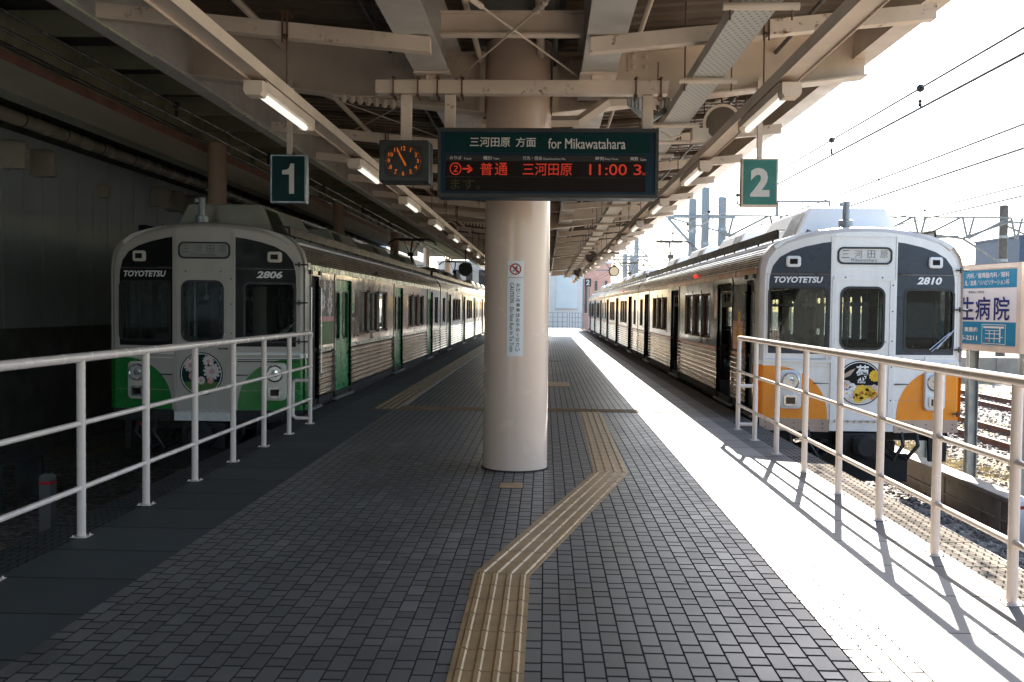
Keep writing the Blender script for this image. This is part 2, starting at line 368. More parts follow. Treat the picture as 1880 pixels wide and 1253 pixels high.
def text(body, width, height, centre, name, m, parent, right=(1,0,0), up=(0,0,1), bold=0., shear=0., depth=.001, spacing=1., vertical=False):
    """flat lettering fitted into width x height round centre"""
    cu = bpy.data.curves.new(name, 'FONT'); cu.body = body; cu.size = 1; cu.offset = bold; cu.shear = shear; cu.space_character = spacing; cu.resolution_u = 3
    cu.align_x = 'CENTER'
    if vertical: cu.space_line = .82
    o = bpy.data.objects.new(name+'_t', cu); COL.objects.link(o)
    me = bpy.data.meshes.new_from_object(o.evaluated_get(bpy.context.evaluated_depsgraph_get()))
    bpy.data.objects.remove(o); bpy.data.curves.remove(cu)
    xs = [v.co.x for v in me.vertices]; ys = [v.co.y for v in me.vertices]
    x0, x1, y0, y1 = min(xs), max(xs), min(ys), max(ys)
    sx = width/(x1-x0) if width else 0; sy = height/(y1-y0) if height else 0
    sx = sx or sy; sy = sy or sx
    r_, u_ = Vector(right), Vector(up); nrm = r_.cross(u_); c = Vector(centre)
    mb = MB(); n = len(me.vertices)
    V = [c+r_*((v.co.x-(x0+x1)/2)*sx)+u_*((v.co.y-(y0+y1)/2)*sy)+nrm*depth for v in me.vertices]
    mb.add(V, [tuple(p.vertices) for p in me.polygons]); bpy.data.meshes.remove(me)
    o = mb.build(name, m, parent)
    return o
def tree_copy(o, parent=None, off=(0,0,0)):
    c = o.copy(); COL.objects.link(c); c.parent = parent
    if parent is None: c.location = o.location+Vector(off)
    for ch in list(o.children): tree_copy(ch, c)
    return c
M['rimshade'] = mat('shade darkened white paint', (.46,.42,.37), .35, var=.12, dirt=(.3,.2,.14), amt=.4)  # train white with the shade over the green train put into the colour
M['darkpan'] = mat('dark middle pan', (.1,.1,.095), .6)  # dark colour stands in for shade in the gaps above the channels
def glyph_one(w, h):
    """block numeral one with its flag, as an outline"""
    return [(.12*w,-h/2),(.42*w,-h/2),(.42*w,h/2),(.2*w,h/2),(.12*w,.36*h),(-.02*w,.30*h),(-.3*w,.28*h),(-.3*w,.14*h),(.12*w,.14*h)]
M['partition'] = mat('brown cab partition', (.09,.07,.05), .6)
M['shadewhite'] = mat('shade darkened marker white', (.16,.155,.14), .7)  # marker post white, darkened so the colour carries the track-side shade
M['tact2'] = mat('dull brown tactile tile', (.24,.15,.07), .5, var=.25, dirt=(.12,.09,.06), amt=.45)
M['acgrey'] = mat('grimy roof unit paint', (.34,.34,.29), .6, var=.2, dirt=(.15,.12,.09), amt=.4)
M['truss'] = mat('weathered truss steel', (.2,.21,.21), .6, var=.3)
M['notice'] = mat('white notice plate', (.86,.87,.86), .4, var=.03)
# ================= setting: ground, platform =================
CX = -.27                       # centre line of the platform and canopy
Y0, Y1 = -14., 74.
def sheet(name, x0, x1, y0, y1, z, m, **k):
    mb = MB(); mb.add([(x0,y0,z),(x1,y0,z),(x1,y1,z),(x0,y1,z)], [(0,1,2,3)]); return mb.build(name, m, kind='structure', **k)
sheet('ground', -600, 900, -300, 1500, -1.46, M['ground'])
mb = MB(); mb.box(-3.2, 2.73, Y0, Y1, -1.5, -.004); mb.build('platform_base', M['wallconc'], kind='structure')
sheet('platform_paving', -2.2, 1.6, Y0, Y1, 0, M['paver'])
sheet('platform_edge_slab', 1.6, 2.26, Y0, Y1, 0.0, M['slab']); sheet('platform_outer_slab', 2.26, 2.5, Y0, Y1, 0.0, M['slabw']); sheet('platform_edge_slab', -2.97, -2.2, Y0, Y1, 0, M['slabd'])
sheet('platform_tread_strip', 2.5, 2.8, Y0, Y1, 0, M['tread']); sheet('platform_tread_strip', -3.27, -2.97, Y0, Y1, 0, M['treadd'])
mb = MB(); mb.box(2.7, 2.8, Y0, Y1, -.12, -.003); mb.build('platform_nosing', M['wallconc'], kind='structure')
mb = MB(); mb.box(-3.27, -3.17, Y0, Y1, -.12, -.003); mb.build('platform_nosing', M['darkwall'], kind='structure')

# tactile paving (raised bars on ochre tiles), one guide path and the rows beyond it
def tact_path(name, pts, wdt, label_kind='structure', ribs=4, rows=.25, z=.004, mt='tact'):
    mb = MB(); P = [Vector((*p, 0)) for p in pts]
    def frame(i):
        a = (P[i]-P[i-1]).normalized() if i else (P[1]-P[0]).normalized()
        b = (P[i+1]-P[i]).normalized() if i < len(P)-1 else a
        t = (a+b).normalized(); nn = Vector((t.y, -t.x, 0)); return nn/max(.5, nn.dot(Vector((a.y, -a.x, 0))))
    F_ = [frame(i) for i in range(len(P))]
    def off(i, d): return P[i]+F_[i]*d
    h = wdt/2
    for i in range(len(P)-1):
        q = [off(i,-h), off(i,h), off(i+1,h), off(i+1,-h)]
        mb.add([(p.x,p.y,z) for p in q]+[(p.x,p.y,-.002) for p in q], [(0,1,2,3),(0,4,5,1),(1,5,6,2),(2,6,7,3),(3,7,4,0)])
    base = mb.build(name, M[mt], kind='structure')
    mb = MB()
    for k in range(ribs):
        d = (-h+wdt*(k+.5)/ribs); hb, ht = wdt*.055, wdt*.03
        for i in range(len(P)-1):
            L = (P[i+1]-P[i]).length; n = max(1, round(L/rows))
            for j in range(n):
                a, b = j/n+.006/L, (j+1)/n-.006/L
                def at(t, dd): return off(i, dd).lerp(off(i+1, dd), t)
                vs = []
                for t in (a, b):
                    for dd, zz in ((-hb, z), (-ht, z+.0075), (ht, z+.0075), (hb, z)):
                        q = at(t, d+dd); vs.append((q.x, q.y, zz))
                mb.add(vs, [(0,1,5,4),(1,2,6,5),(2,3,7,6),(0,3,2,1),(4,5,6,7)])
    mb.build('raised_bar', M[mt], base)
    gr = MB()                      # tile joints
    for i in range(len(P)-1):
        L = (P[i+1]-P[i]).length; n = max(1, round(L/rows))
        for j in range(0, n):
            t = j/n; a = off(i,-h).lerp(off(i+1,-h), t); b = off(i,h).lerp(off(i+1,h), t); e = (P[i+1]-P[i]).normalized()*.0025
            gr.add([tuple(a-e+Vector((0,0,z+.0012))), tuple(b-e+Vector((0,0,z+.0012))), tuple(b+e+Vector((0,0,z+.0012))), tuple(a+e+Vector((0,0,z+.0012)))], [(0,1,2,3)])
    gr.build('tile_joint', M['darksteel'], base)
    return base
tact_path('tactile_paving', [(-.225,-.5),(-.225,5.54),(.615,9.06),(.66,14.34)], .31)
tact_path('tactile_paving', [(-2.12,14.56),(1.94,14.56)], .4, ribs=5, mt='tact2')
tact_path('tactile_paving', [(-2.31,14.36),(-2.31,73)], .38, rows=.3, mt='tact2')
tact_path('tactile_paving', [(1.77,14.36),(1.77,73)], .38, rows=.3)
sheet('painted_line', -2.11, -2.085, 14.8, 73, .006, M['cleanwhite'])
# inspection covers
def cover(x, y, a, b):
    mb = MB(); mb.box(x-a/2, x+a/2, y-b/2, y+b/2, -.001, .005); f = MB()
    for q in ((x-a/2-.012, x-a/2), (x+a/2, x+a/2+.012)): f.box(q[0], q[1], y-b/2-.012, y+b/2+.012, -.001, .004)
    for q in ((y-b/2-.012, y-b/2), (y+b/2, y+b/2+.012)): f.box(x-a/2, x+a/2, q[0], q[1], -.001, .004)
    return mb, f
for (x,y,a,b,mm,lab) in ((-.27,8.32,.19,.24,'tact','small brown inspection cover at the foot of the cream column'),
                  (.18,19.5,.62,1.2,'tact','worn metal floor cover beyond the tactile row'), (.1,28.5,.5,1.6,'slab','pale floor cover further along the platform')):
    mb, f = cover(x,y,a,b); c = mb.build('floor_cover', M[mm]); tag(c, lab, 'floor cover'); f.build('cover_frame', M['darksteel'], c)

# ---- track beds, rails and sleepers ----
def bed(x0, x1, y0, y1, zt):
    mb = MB(); mb.add([(x0-.3,y0,-1.46),(x0,y0,zt),(x1,y0,zt),(x1+.35,y0,-1.46),(x0-.3,y1,-1.46),(x0,y1,zt),(x1,y1,zt),(x1+.35,y1,-1.46)], [(0,1,5,4),(1,2,6,5),(2,3,7,6)])
    mb.build('track_bed', M['ground'], kind='structure')
bed(3.1, 5.5, -14, 120, -1.3); bed(-6.0, -3.4, -14, 120, -1.3); bed(8.6, 11.0, -10, 200, -1.27); bed(12.1, 14.7, -10, 200, -1.27)
RAILP = [(-.06,0),(.06,0),(.06,.012),(.012,.03),(.010,.10),(.033,.115),(.033,.142),(.026,.15),(-.026,.15),(-.033,.142),(-.033,.115),(-.010,.10),(-.012,.03),(-.06,.012)]
for tx, y0, y1, sl in ((4.28,-14,120,(6,13)), (-4.72,-14,120,(5,12)), (9.83,-10,200,(10,62)), (13.43,-10,200,(14,72))):
    root = bpy.data.objects.new('railway_track', None); COL.objects.link(root); root.location = (tx, y0, -1.27); ORG[root.name] = Vector(root.location); root['kind'] = 'structure'
    for s_ in (-1, 1):
        mb = MB(); x = tx+s_*.5665
        mb.loft([[(x+a, y0, -1.255+b) for a, b in RAILP], [(x+a, y1, -1.255+b) for a, b in RAILP]])
        r_ = mb.build('rail', M['railrust'], root)
        t = MB(); t.box(x-.02, x+.02, y0, y1, -1.106, -1.102); t.build('rail_head', M['railtop'], r_)
    mb = MB(); mb.box(tx-1.0, tx+1.0, sl[0], sl[0]+.2, -1.4, -1.262)
    a = mb.build('sleeper', M['sleeper'], root, bevel=.012)
    for i in range(1, int((sl[1]-sl[0])/.62)):
        c = a.copy(); COL.objects.link(c); c.parent = root; c.location = (random.uniform(-.03,.03), i*.62, random.uniform(-.012,.006)); 
# ---- loose ballast ----
def stones(n, reg, z0, smin, smax, seed):
    rnd = random.Random(seed); mb = MB(); t = (1+5**.5)/2
    base = [Vector(q).normalized() for q in ((-1,t,0),(1,t,0),(-1,-t,0),(1,-t,0),(0,-1,t),(0,1,t),(0,-1,-t),(0,1,-t),(t,0,-1),(t,0,1),(-t,0,-1),(-t,0,1))]
    fc = [(0,11,5),(0,5,1),(0,1,7),(0,7,10),(0,10,11),(1,5,9),(5,11,4),(11,10,2),(10,7,6),(7,1,8),(3,9,4),(3,4,2),(3,2,6),(3,6,8),(3,8,9),(4,9,5),(2,4,11),(6,2,10),(8,6,7),(9,8,1)]
    V = mb.v; F = mb.f
    for _ in range(n):
        x0, x1, y0, y1 = reg; x = rnd.uniform(x0, x1); y = y0+(y1-y0)*rnd.random()**1.5
        s = rnd.uniform(smin, smax)*(1+.02*(y-y0)); sx, sy, sz = s*rnd.uniform(.7,1.3), s*rnd.uniform(.7,1.3), s*rnd.uniform(.45,.9); a = rnd.uniform(0, 6.28); ca, sa = math.cos(a), math.sin(a)
        z = z0(x)+sz*rnd.uniform(-.1,.7); k = len(V)
        for b in base:
            q = rnd.uniform(.75, 1.2); p, r_, h = b.x*sx*q, b.y*sy*q, b.z*sz*q; V.append((x+p*ca-r_*sa, y+p*sa+r_*ca, z+h))
        F += [(i+k, j+k, l+k) for i, j, l in fc]
    return mb
def bedz(x):
    for a, b, zt in ((3.1,5.5,-1.3),(8.6,11,-1.27),(12.1,14.7,-1.27)):
        if a <= x <= b: return zt
        if b < x < b+.35: return zt-(x-b)/.35*(zt+1.46)*1
        if a-.3 < x < a: return -1.46+(x-a+.3)/.3*(zt+1.46)
    return -1.46
stones(9000, (2.85, 6.3, 4.5, 24), bedz, .018, .036, 1).build('ballast', M['stone'], kind='stuff')
stones(8500, (6.55, 8.6, 9, 40), bedz, .018, .04, 2).build('ballast', M['stone'], kind='stuff')
stones(14000, (8.6, 16, 13, 60), bedz, .022, .045, 3).build('ballast', M['stone'], kind='stuff')
stones(1500, (-6.4, -3.3, 5, 14), bedz, .02, .04, 5).build('ballast', M['stone'], kind='stuff')
def tufts(n, seed):
    rnd = random.Random(seed); mb = MB()
    for _ in range(n):
        reg = rnd.choice([(7.6,8.5),(7.6,8.5),(11.1,12.1),(11.0,12.1),(15,19)]); y = rnd.uniform(12, 48); x = rnd.uniform(*reg)
        if math.sin(x*2.1+y*.8)+math.sin(y*1.7+x)*.8 < rnd.uniform(-1,.6): continue
        for b in range(9):
            a = rnd.uniform(0, 6.28); r_ = rnd.uniform(.02,.1); h = rnd.uniform(.04,.13); w_ = .006; bx, by = x+rnd.uniform(-.08,.08), y+rnd.uniform(-.08,.08)
            mb.add([(bx-w_,by,-1.47),(bx+w_,by,-1.47),(bx+math.cos(a)*r_,by+math.sin(a)*r_,-1.45+h)], [(0,1,2)])
    return mb
tufts(4200, 4).build('dry_grass', M['grass'], kind='stuff')
# low concrete kerb wall along the track
w_ = MB(); w_.box(6.16, 6.4, 2, 60, -1.5, -1.02); w_.box(6.12, 6.42, 2, 60, -1.017, -.95); w_.box(6.135,6.157,2,60,-1.3,-1.27)
for k in range(20): w_.box(6.13, 6.157, 4+k*1.9, 4.14+k*1.9, -1.5, -1.02)
lw = solo(w_, 'low_concrete_wall', M['wallconc'], 'low stained concrete wall running beside the orange train track', 'wall', bevel=.01)

# ================= handrails =================
def handrail(name, x, ys, yend_near, label, inward):
    t = thing(name, (x, ys[-1], 0), label, 'handrail')
    H = 1.15
    for i, y in enumerate(ys):
        m_ = MB(); m_.tube([(x,y,0),(x,y,H-.015)], .0275, 14); [m_.lathe((x,y+q,z_), (0,1,0), [(r_,-.012),(r_+.004,-.006),(r_+.004,.006),(r_,.012)], 14) for z_, r_ in ((.73,.0185),(.315,.0185)) for q in (-.034,.034)]; p = m_.build('post', M['rail'], t, smooth=True)
        m_ = MB(); [m_.lathe((x+a*.038,y+b*.038,.004), (0,0,1), [(.007,0),(.007,.008),(.004,.012)], 6) for a in (-1,1) for b in (-1,1)]; m_.box(x-.052, x+.052, y-.052, y+.052, .0015, .005); m_.build('base_plate', M['rail'], p)
        m_ = MB(); m_.lathe((x,y,0), (0,0,1), [(.05,0),(.05,.005),(.03,.008)], 16); m_.build('base_collar', M['rail'], p)
    yf = ys[0]
    for nm, z, r in (('top_rail', H, .031), ('middle_rail', .73, .0185), ('lower_rail', .315, .0185)):
        m_ = MB()
        if nm == 'top_rail': m_.tube([(x,yf,H-.06),(x,yf,H-.02),(x,yf-.02,H-.003),(x,yf-.06,H),(x,yend_near,H)], r, 16)
        else: m_.tube([(x,yf,z),(x,yend_near,z)], r, 12)
        m_.build(nm, M['rail'], t, smooth=True)
    return t
LY = [12.46-1.035*i for i in range(13)]
hl = handrail('platform_handrail', -2.96, LY, 0, 'cream tubular handrail in front of the green train', 1)
RY = [12.5,11.5,10.42,9.3,8.22,7.22,6.19,5.17,4.15,3.1,2.1,1.0]
hr = handrail('platform_handrail', 2.42, RY, 0, 'cream tubular handrail casting a shadow in front of the orange train', -1)
for h_, x, d, yf in ((hl,-2.96,-.22,12.46),(hr,2.42,.22,12.5)):
    m_ = MB(); m_.tube([(x,yf,.55),(x+d*.8,yf,.55),(x+d,yf,.53),(x+d,yf,.5),(x+d,yf,.1),(x+d*.8,yf,.07),(x,yf,.07)], .024, 10); m_.build('end_loop', M['rail'], h_, smooth=True)

# ================= canopy =================
T = thing('platform_canopy', (CX, 9.3, 0), 'cream steel canopy with round columns roofing the island platform', 'canopy')
GY = [9.3+13.5*k for k in range(-1, 4)]
CE = 58.5                                     # far end of the canopy
def bz(u): return 3.29+max(0, abs(u)-.35)*.125
for y in GY:
    m_ = MB(); m_.lathe((CX,y,0), (0,0,1), [(.3,0),(.302,3.2),(.302,3.93)], 48); c = m_.build('column', M['column'], T, smooth=True)
    for s_ in (-1, 1):
        m_ = MB(); us = [.31, .7, 1.4, 2.2, 3.16]
        top = lambda u: 3.83 + max(0, u-.7)*.09
        for (ya, yb, fz) in ((y-.012, y+.012, None),):
            rings = [[(CX+s_*u, ya, bz(u)), (CX+s_*u, yb, bz(u)), (CX+s_*u, yb, top(u)), (CX+s_*u, ya, top(u))] for u in us]; m_.loft(rings)
        for z_ in (bz, top):
            rings = [[(CX+s_*u, y-.11, z_(u)-.008), (CX+s_*u, y+.11, z_(u)-.008), (CX+s_*u, y+.11, z_(u)+.008), (CX+s_*u, y-.11, z_(u)+.008)] for u in us]; m_.loft(rings)
        g = m_.build('cross_girder', M['beige'], T)
        for (ua, ub) in ((.42,.62),(1.0,1.22)) if y < 30 else ((.42,.62),):
            for (za, zb) in ((3.62,3.8),(3.33,3.51)):
                m_ = MB()
                m_.box(CX+s_*ua-(0 if s_>0 else 0), CX+s_*ub, y-.022, y-.012, za+(.06 if ua > .9 else 0), zb+(.04 if ua > .9 else 0)) if s_ > 0 else m_.box(CX-ub, CX-ua, y-.022, y-.012, za+(.06 if ua > .9 else 0), zb+(.04 if ua > .9 else 0))
                for i in range(2):
                    for j in range(2):
                        m_.lathe((CX+s_*(ua+.05+.11*i), y-.034, za+.05+.09*j+(.05 if ua > .9 else 0)), (0,1,0), [(.012,0),(.021,.004),(.021,.012)], 8)
                m_.build('bolted_plate', M['beige'], g)
        for ys_ in (-1,):
            m_ = MB(); m_.box(*sorted((CX+s_*.31, CX+s_*.36)), y-.1, y+.1, 3.3, 3.82); m_.build('stiffener', M['beige'], g)
for s_ in (-1, 1):
    x = CX+s_*.675; m_ = MB()
    m_.box(x-.14, x+.14, Y0, CE, 3.4, 3.416); m_.box(x-.14, x+.14, Y0, CE, 3.84, 3.856); m_.box(x-.007, x+.007, Y0, CE, 3.417, 3.839)
    m_.build('long_beam', M['greysteel'], T)
k = 0; py = -13.2
HB = []
for kk in range(-6, 22):
    y = 9.3+kk*2.25
    if (kk % 6) == 0: continue
    HB.append(y)
for y in HB:
    for s_ in (-1, 1):
        m_ = MB(); pr = []
        for u in (.56, 2.93):
            z = 3.29+(u-.675)*.1; pr.append([(CX+s_*u, y-.05, z), (CX+s_*u, y+.05, z), (CX+s_*u, y+.05, z+.105), (CX+s_*u, y-.05, z+.105)])
        m_.loft(pr); m_.build('purlin', M['beige2' if y < 20 else 'beige'], T)
    m_ = MB(); x = CX
    m_.box(x-.53, x+.53, y+.32, y+.42, 3.5, 3.515); m_.box(x-.53, x+.53, y+.365, y+.38, 3.516, 3.66); m_.box(x-.53, x+.53, y+.32, y+.42, 3.661, 3.675)
    m_.build('cross_channel', M['beige'], T)
for y in [4.8, 6.6]+[9.3+1.5*i for i in range(1, 30)]:
    m_ = MB(); m_.box(CX-.53, CX+.53, y-.07, y+.02, 3.62, 3.635); m_.box(CX-.53, CX+.53, y-.03, y-.018, 3.636, 3.8); m_.build('cross_channel', M['beige'], T)
# corrugated roof, one sheet each side and a flat middle pan
def deck_z(u): return 4.0+.065*abs(u)
for s_ in (-1, 1):
    m_ = MB(); V = []; y = Y0; ph = 0
    prof = []
    while y < CE:
        prof += [(y, 0), (y+.09, 0), (y+.12, .055), (y+.21, .055)]; y += .24
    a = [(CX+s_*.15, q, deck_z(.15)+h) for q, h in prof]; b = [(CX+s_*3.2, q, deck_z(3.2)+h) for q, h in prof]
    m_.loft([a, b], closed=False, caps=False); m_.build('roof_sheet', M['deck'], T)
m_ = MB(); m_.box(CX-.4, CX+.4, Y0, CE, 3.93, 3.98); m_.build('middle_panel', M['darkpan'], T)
m_ = MB(); m_.box(CX-3.6, CX+3.3, Y0, CE, 4.32, 4.36); m_.build('roof_cover', M['darksteel'], T)
# roof joists between girders (thin members under the sheet)
for y in [9.3+1.125*i for i in range(-19, 43)]:
    for s_ in (-1, 1):
        m_ = MB(); pr = []
        for u in (.7, 3.15): z = deck_z(u)-.055; pr.append([(CX+s_*u, y-.03, z), (CX+s_*u, y+.03, z), (CX+s_*u, y+.03, z+.05), (CX+s_*u, y-.03, z+.05)])
        m_.loft(pr); m_.build('roof_joist', M['deck'], T)
# edge gutters
m_ = MB(); m_.box(2.78, 2.97, Y0, CE, 3.8, 3.82); m_.box(2.955, 2.97, Y0, CE, 3.82, 4.3); m_.box(2.78, 2.795, Y0, CE, 3.82, 4.12); m_.build('edge_gutter', M['beige'], T)
m_ = MB(); m_.box(-3.5, -3.34, Y0, CE, 3.6, 3.63); m_.box(-3.5, -3.485, Y0, CE, 3.63, 4.3); m_.box(-3.34, -3.325, Y0, CE, 3.63, 4.1); g = m_.build('edge_gutter', M['greysteel'], T)
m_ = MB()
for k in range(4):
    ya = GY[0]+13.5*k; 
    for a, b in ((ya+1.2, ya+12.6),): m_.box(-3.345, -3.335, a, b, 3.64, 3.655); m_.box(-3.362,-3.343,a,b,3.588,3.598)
m_.build('gutter_light_strip', mat('pale green painted daylight', (.8,.85,.6), .3), g)  # pale colour stands in for daylight showing through a slit in the gutter
# base joint round each column, long conduits and knobs under the roof
for y in GY[1:]:
    m_ = MB(); m_.lathe((CX,y,0), (0,0,1), [(.318,.001),(.318,.006),(.301,.012)], 48); m_.build('base_joint', M['under'], T)
for u, z, r_ in ((-2.75,3.86,.02),(-2.2,3.9,.03),(-1.2,3.86,.018),(1.05,3.86,.022),(1.95,3.9,.03),(2.35,3.86,.018),(-.35,3.75,.025),(.2,3.78,.035),(.33,3.72,.018)):
    m_ = MB(); m_.tube([(CX+u,Y0,z),(CX+u,CE,z)], r_, 8); m_.build('conduit', M['beige' if r_ > .02 else 'darksteel'], T, smooth=True)
for gy in GY[1:3]:
    for s_ in (-1, 1):
        m_ = MB()
        for i in range(7): m_.lathe((CX+s_*(1.15+.075*i), gy-.16, bz(1.15+.075*i)-.05), (0,0,1), [(.012,-.035),(.026,-.02),(.026,.02),(.016,.04)], 8)
        m_.box(*sorted((CX+s_*1.1, CX+s_*1.7)), gy-.18, gy-.13, bz(1.4)-.012, bz(1.4)+.003); m_.build('cable_clip', M['beige'], T)
# diagonal tie rods
def rod(a, b, tb=True, parent=T, r=.008):
    m_ = MB(); m_.tube([a, b], r, 8); o = m_.build('tie_rod', M['beige'], parent, smooth=True)
    if tb:
        A, B = Vector(a), Vector(b); q = A.lerp(B, .3); d = (B-A).normalized()
        m_ = MB(); m_.tube([q-d*.1, q-d*.08, q+d*.08, q+d*.1], .02, 8); m_.build('turnbuckle', M['beige'], o)
for y0, y1 in ((5.7, 8.7), (9.9, 13.2), (14.4, 17.7)):
    rod((CX-.53,y0,3.5),(CX+.53,y1,3.5)); rod((CX+.53,y0,3.47),(CX-.53,y1,3.47))
for k, y in enumerate(GY[:-1]):
    for s_ in (-1, 1):
        rod((CX+s_*.8,y+1,3.8),(CX+s_*2.9,y+5.5,3.95)); rod((CX+s_*2.9,y+1,3.97),(CX+s_*.8,y+5.5,3.82)); rod((CX+s_*.8,y+7.5,3.8),(CX+s_*2.9,y+12,3.95))

# ================= things hung from the canopy =================
# lighting rails with their rods, and the strip lights below
def hook(m_, x, y, z): m_.box(x-.022, x-.012, y-.07, y-.055, z-.1, z+.12); m_.box(x+.012, x+.022, y-.07, y-.055, z-.1, z+.12); m_.box(x-.022, x+.022, y-.07, y+.02, z-.06, z-.045); m_.box(x-.03, x+.03, y-.06, y+.06, z+.1, z+.115)
for x, side in ((-1.85, 'over the side of the green train'), (1.5, 'over the side of the orange train')):
    t = thing('light_rail', (x, 0, 2.93), 'long cream channel rail carrying strip lights, hung '+side, 'light rail')
    m_ = MB(); m_.box(x-.06, x+.06, Y0, CE, 2.945, 3.0); m_.box(x-.066, x-.06, Y0, CE, 2.93, 3.006); m_.box(x+.06, x+.066, Y0, CE, 2.93, 3.006); m_.build('channel', M['beige'], t)
    for y in HB:
        if y < 1: continue
        z = 3.29+(abs(x-CX)-.675)*.1
        m_ = MB(); m_.tube([(x,y,2.99),(x,y,z+.1)], .006, 6); hook(m_, x, y, z+.06); m_.box(x-.035, x+.035, y-.02, y+.02, 2.99, 3.03); m_.build('hanger_rod', M['rustrod'], t)
WORDS = ['nearest', 'second', 'third', 'fourth', 'fifth', 'sixth', 'seventh', 'eighth', 'ninth', 'tenth', 'eleventh', 'twelfth', 'thirteenth', 'fourteenth', 'fifteenth', 'sixteenth', 'seventeenth']
def strip_light(x, y, lab, grp):
    t = thing('strip_light', (x, y, 2.8), lab, 'light', grp)
    m_ = MB(); pr = [(-.06,2.925),(-.06,2.86),(-.045,2.835),(.045,2.835),(.06,2.86),(.06,2.925)]
    for a, b in ((y-.12, y), (y+1.25, y+1.3)): m_.loft([[(x+p,a,q-(.02 if a<y else 0)) for p, q in pr], [(x+p,b,q-(.02 if a<y else 0)) for p, q in pr]])
    m_.box(x-.055, x+.055, y, y+1.25, 2.87, 2.925); m_.build('housing', M['beige'], t)
    m_ = MB(); m_.tube([(x,y+.02,2.85),(x,y+1.23,2.85)], .022, 12); m_.build('tube_lamp', M['lamp'], t, smooth=True)
    return t
for i in range(15):
    y = 6.35+3.28*i
    strip_light(-1.85, y, f'{WORDS[i]} lit strip light on the rail beside the green train', 'strip lights under the left rail')
    strip_light(1.5, y, f'{WORDS[i]} lit strip light on the rail beside the orange train', 'strip lights under the right rail')
# cable tray
t = thing('cable_tray', (1.17, 0, 3.2), 'perforated pale cable tray hung under the canopy beside the display board', 'cable tray')
m_ = MB(); m_.box(1.06, 1.28, Y0, 56, 3.2, 3.206); m_.build('tray_floor', M['tray'], t)
m_ = MB(); m_.box(1.055, 1.0595, Y0, 56, 3.2, 3.28); m_.box(1.2805, 1.285, Y0, 56, 3.2, 3.28); m_.build('tray_side', M['greysteel'], t)
y = -1.6
while y < 55:
    m_ = MB(); m_.tube([(.96,y,3.175),(1.38,y,3.175)], .022, 8); b = m_.build('support_bar', M['beige'], t)
    m_ = MB(); [m_.tube([(q,y,3.1),(q,y,3.75)], .006, 6) for q in (1.0, 1.34)]; m_.build('support_rod', M['rustrod'], b)
    y += 1.8
m_ = MB()
for i in range(5): m_.tube([(1.1+i*.035, Y0, 3.225), (1.1+i*.035, 20, 3.222), (1.1+i*.035, 56, 3.225)], .012, 6)
m_.build('cable', M['black'], t)
# hanger beam in front of the column
BY = 8.2
t = thing('sign_support_beam', (-.22, BY, 3.23), 'rust spotted cream box beam clamped under the canopy above the display', 'support beam')
m_ = MB(); m_.box(-1.41, .97, BY-.06, BY+.06, 3.235, 3.345); m_.build('box_beam', M['beige2'], t, bevel=.004)
for x, zb in ((-1.16, 2.845), (-.80, 2.94), (.81, 2.94)):
    m_ = MB(); m_.box(x-.043, x+.043, BY-.04, BY+.04, zb, 3.228); m_.build('drop_post', M['beige2'], t, bevel=.003)
for x in (-1.26,-1.06,-.9,-.7,.71,.91):
    m_ = MB(); [m_.tube([(x,BY+q,3.2),(x,BY+q,3.37)], .006, 6) for q in (-.072, .072)]; m_.box(x-.012, x+.012, BY-.08, BY+.08, 3.355, 3.367); m_.box(x-.012, x+.012, BY-.08, BY+.08, 3.212, 3.224); m_.build('clamp_bolt', M['rustrod'], t)
for x in (CX-.675, CX+.675):
    m_ = MB(); m_.box(x-.15, x+.15, BY-.13, BY+.13, 3.386, 3.397); m_.box(x-.05, x+.05, BY-.05, BY+.05, 3.347, 3.385); m_.build('clamp_plate', M['beige2'], t)

# departure display
X0, X1, ZB, ZT, DY = -.885, .89, 2.385, 2.94, 8.06
t = thing('departure_display', ((X0+X1)/2, BY, ZB), 'hanging train departure board with teal header and red led lines', 'display board')
m_ = MB(); m_.box(X0, X1, DY, DY+.26, ZB, ZT); m_.build('casing', M['navy'], t, bevel=.012)
m_ = MB(); F_ = FXZ(DY)
m_.plate([(X0,ZB),(X1,ZB),(X1,ZT),(X0,ZT)], [[(X0+.025,ZB+.03),(X1-.025,ZB+.03),(X1-.025,ZT-.03),(X0+.025,ZT-.03)]], F_, .01, .012); m_.build('rim', M['charcoal'], t)
hz0, hz1 = 2.745, 2.90
m_ = MB(); m_.box(X0+.055, X1-.07, DY-.004, DY-.001, hz0, hz1); m_.build('header_panel', M['teal'], t)
m_ = MB(); m_.box(X0+.065, X1-.1, DY-.004, DY-.001, 2.435, 2.725); sc = m_.build('screen', M['screen'], t)
m_ = MB(); m_.box(X0+.065, X1-.1, DY-.007, DY-.005, 2.675, 2.722); m_.build('caption_strip', M['black'], t)
def px(a): return X0+(a-805)*(X1-X0)/395.       # measured positions along the board
def pt(s, a, b, zc, h, m, name='lettering', bold=0, sq=False, **k):
    return text(s, px(b)-px(a), h, (px((a+b)/2), DY-.008, zc), name, m, t, bold=bold, **k)
pt('三河田原', 863, 935, 2.828, .078, M['signwhite'], bold=.012); pt('方面', 945, 981, 2.828, .078, M['signwhite'], bold=.012)
pt('for Mikawatahara', 1003, 1141, 2.818, .084, M['signwhite'], bold=.008)
for s_, a, b, h in (('のりば',827,848,.028),('Track',852,866,.017),('種別',887,902,.03),('Type',904,916,.019),('行先・経由',958,992,.03),('Destination,Via',995,1034,.019),('時刻',1088,1103,.03),('Dep.Time',1105,1128,.019),('両数',1150,1164,.03),('Cars',1167,1178,.017)):
    pt(s_, a, b, 2.7 if h > .02 else 2.694, h, M['signwhite'], bold=.01)
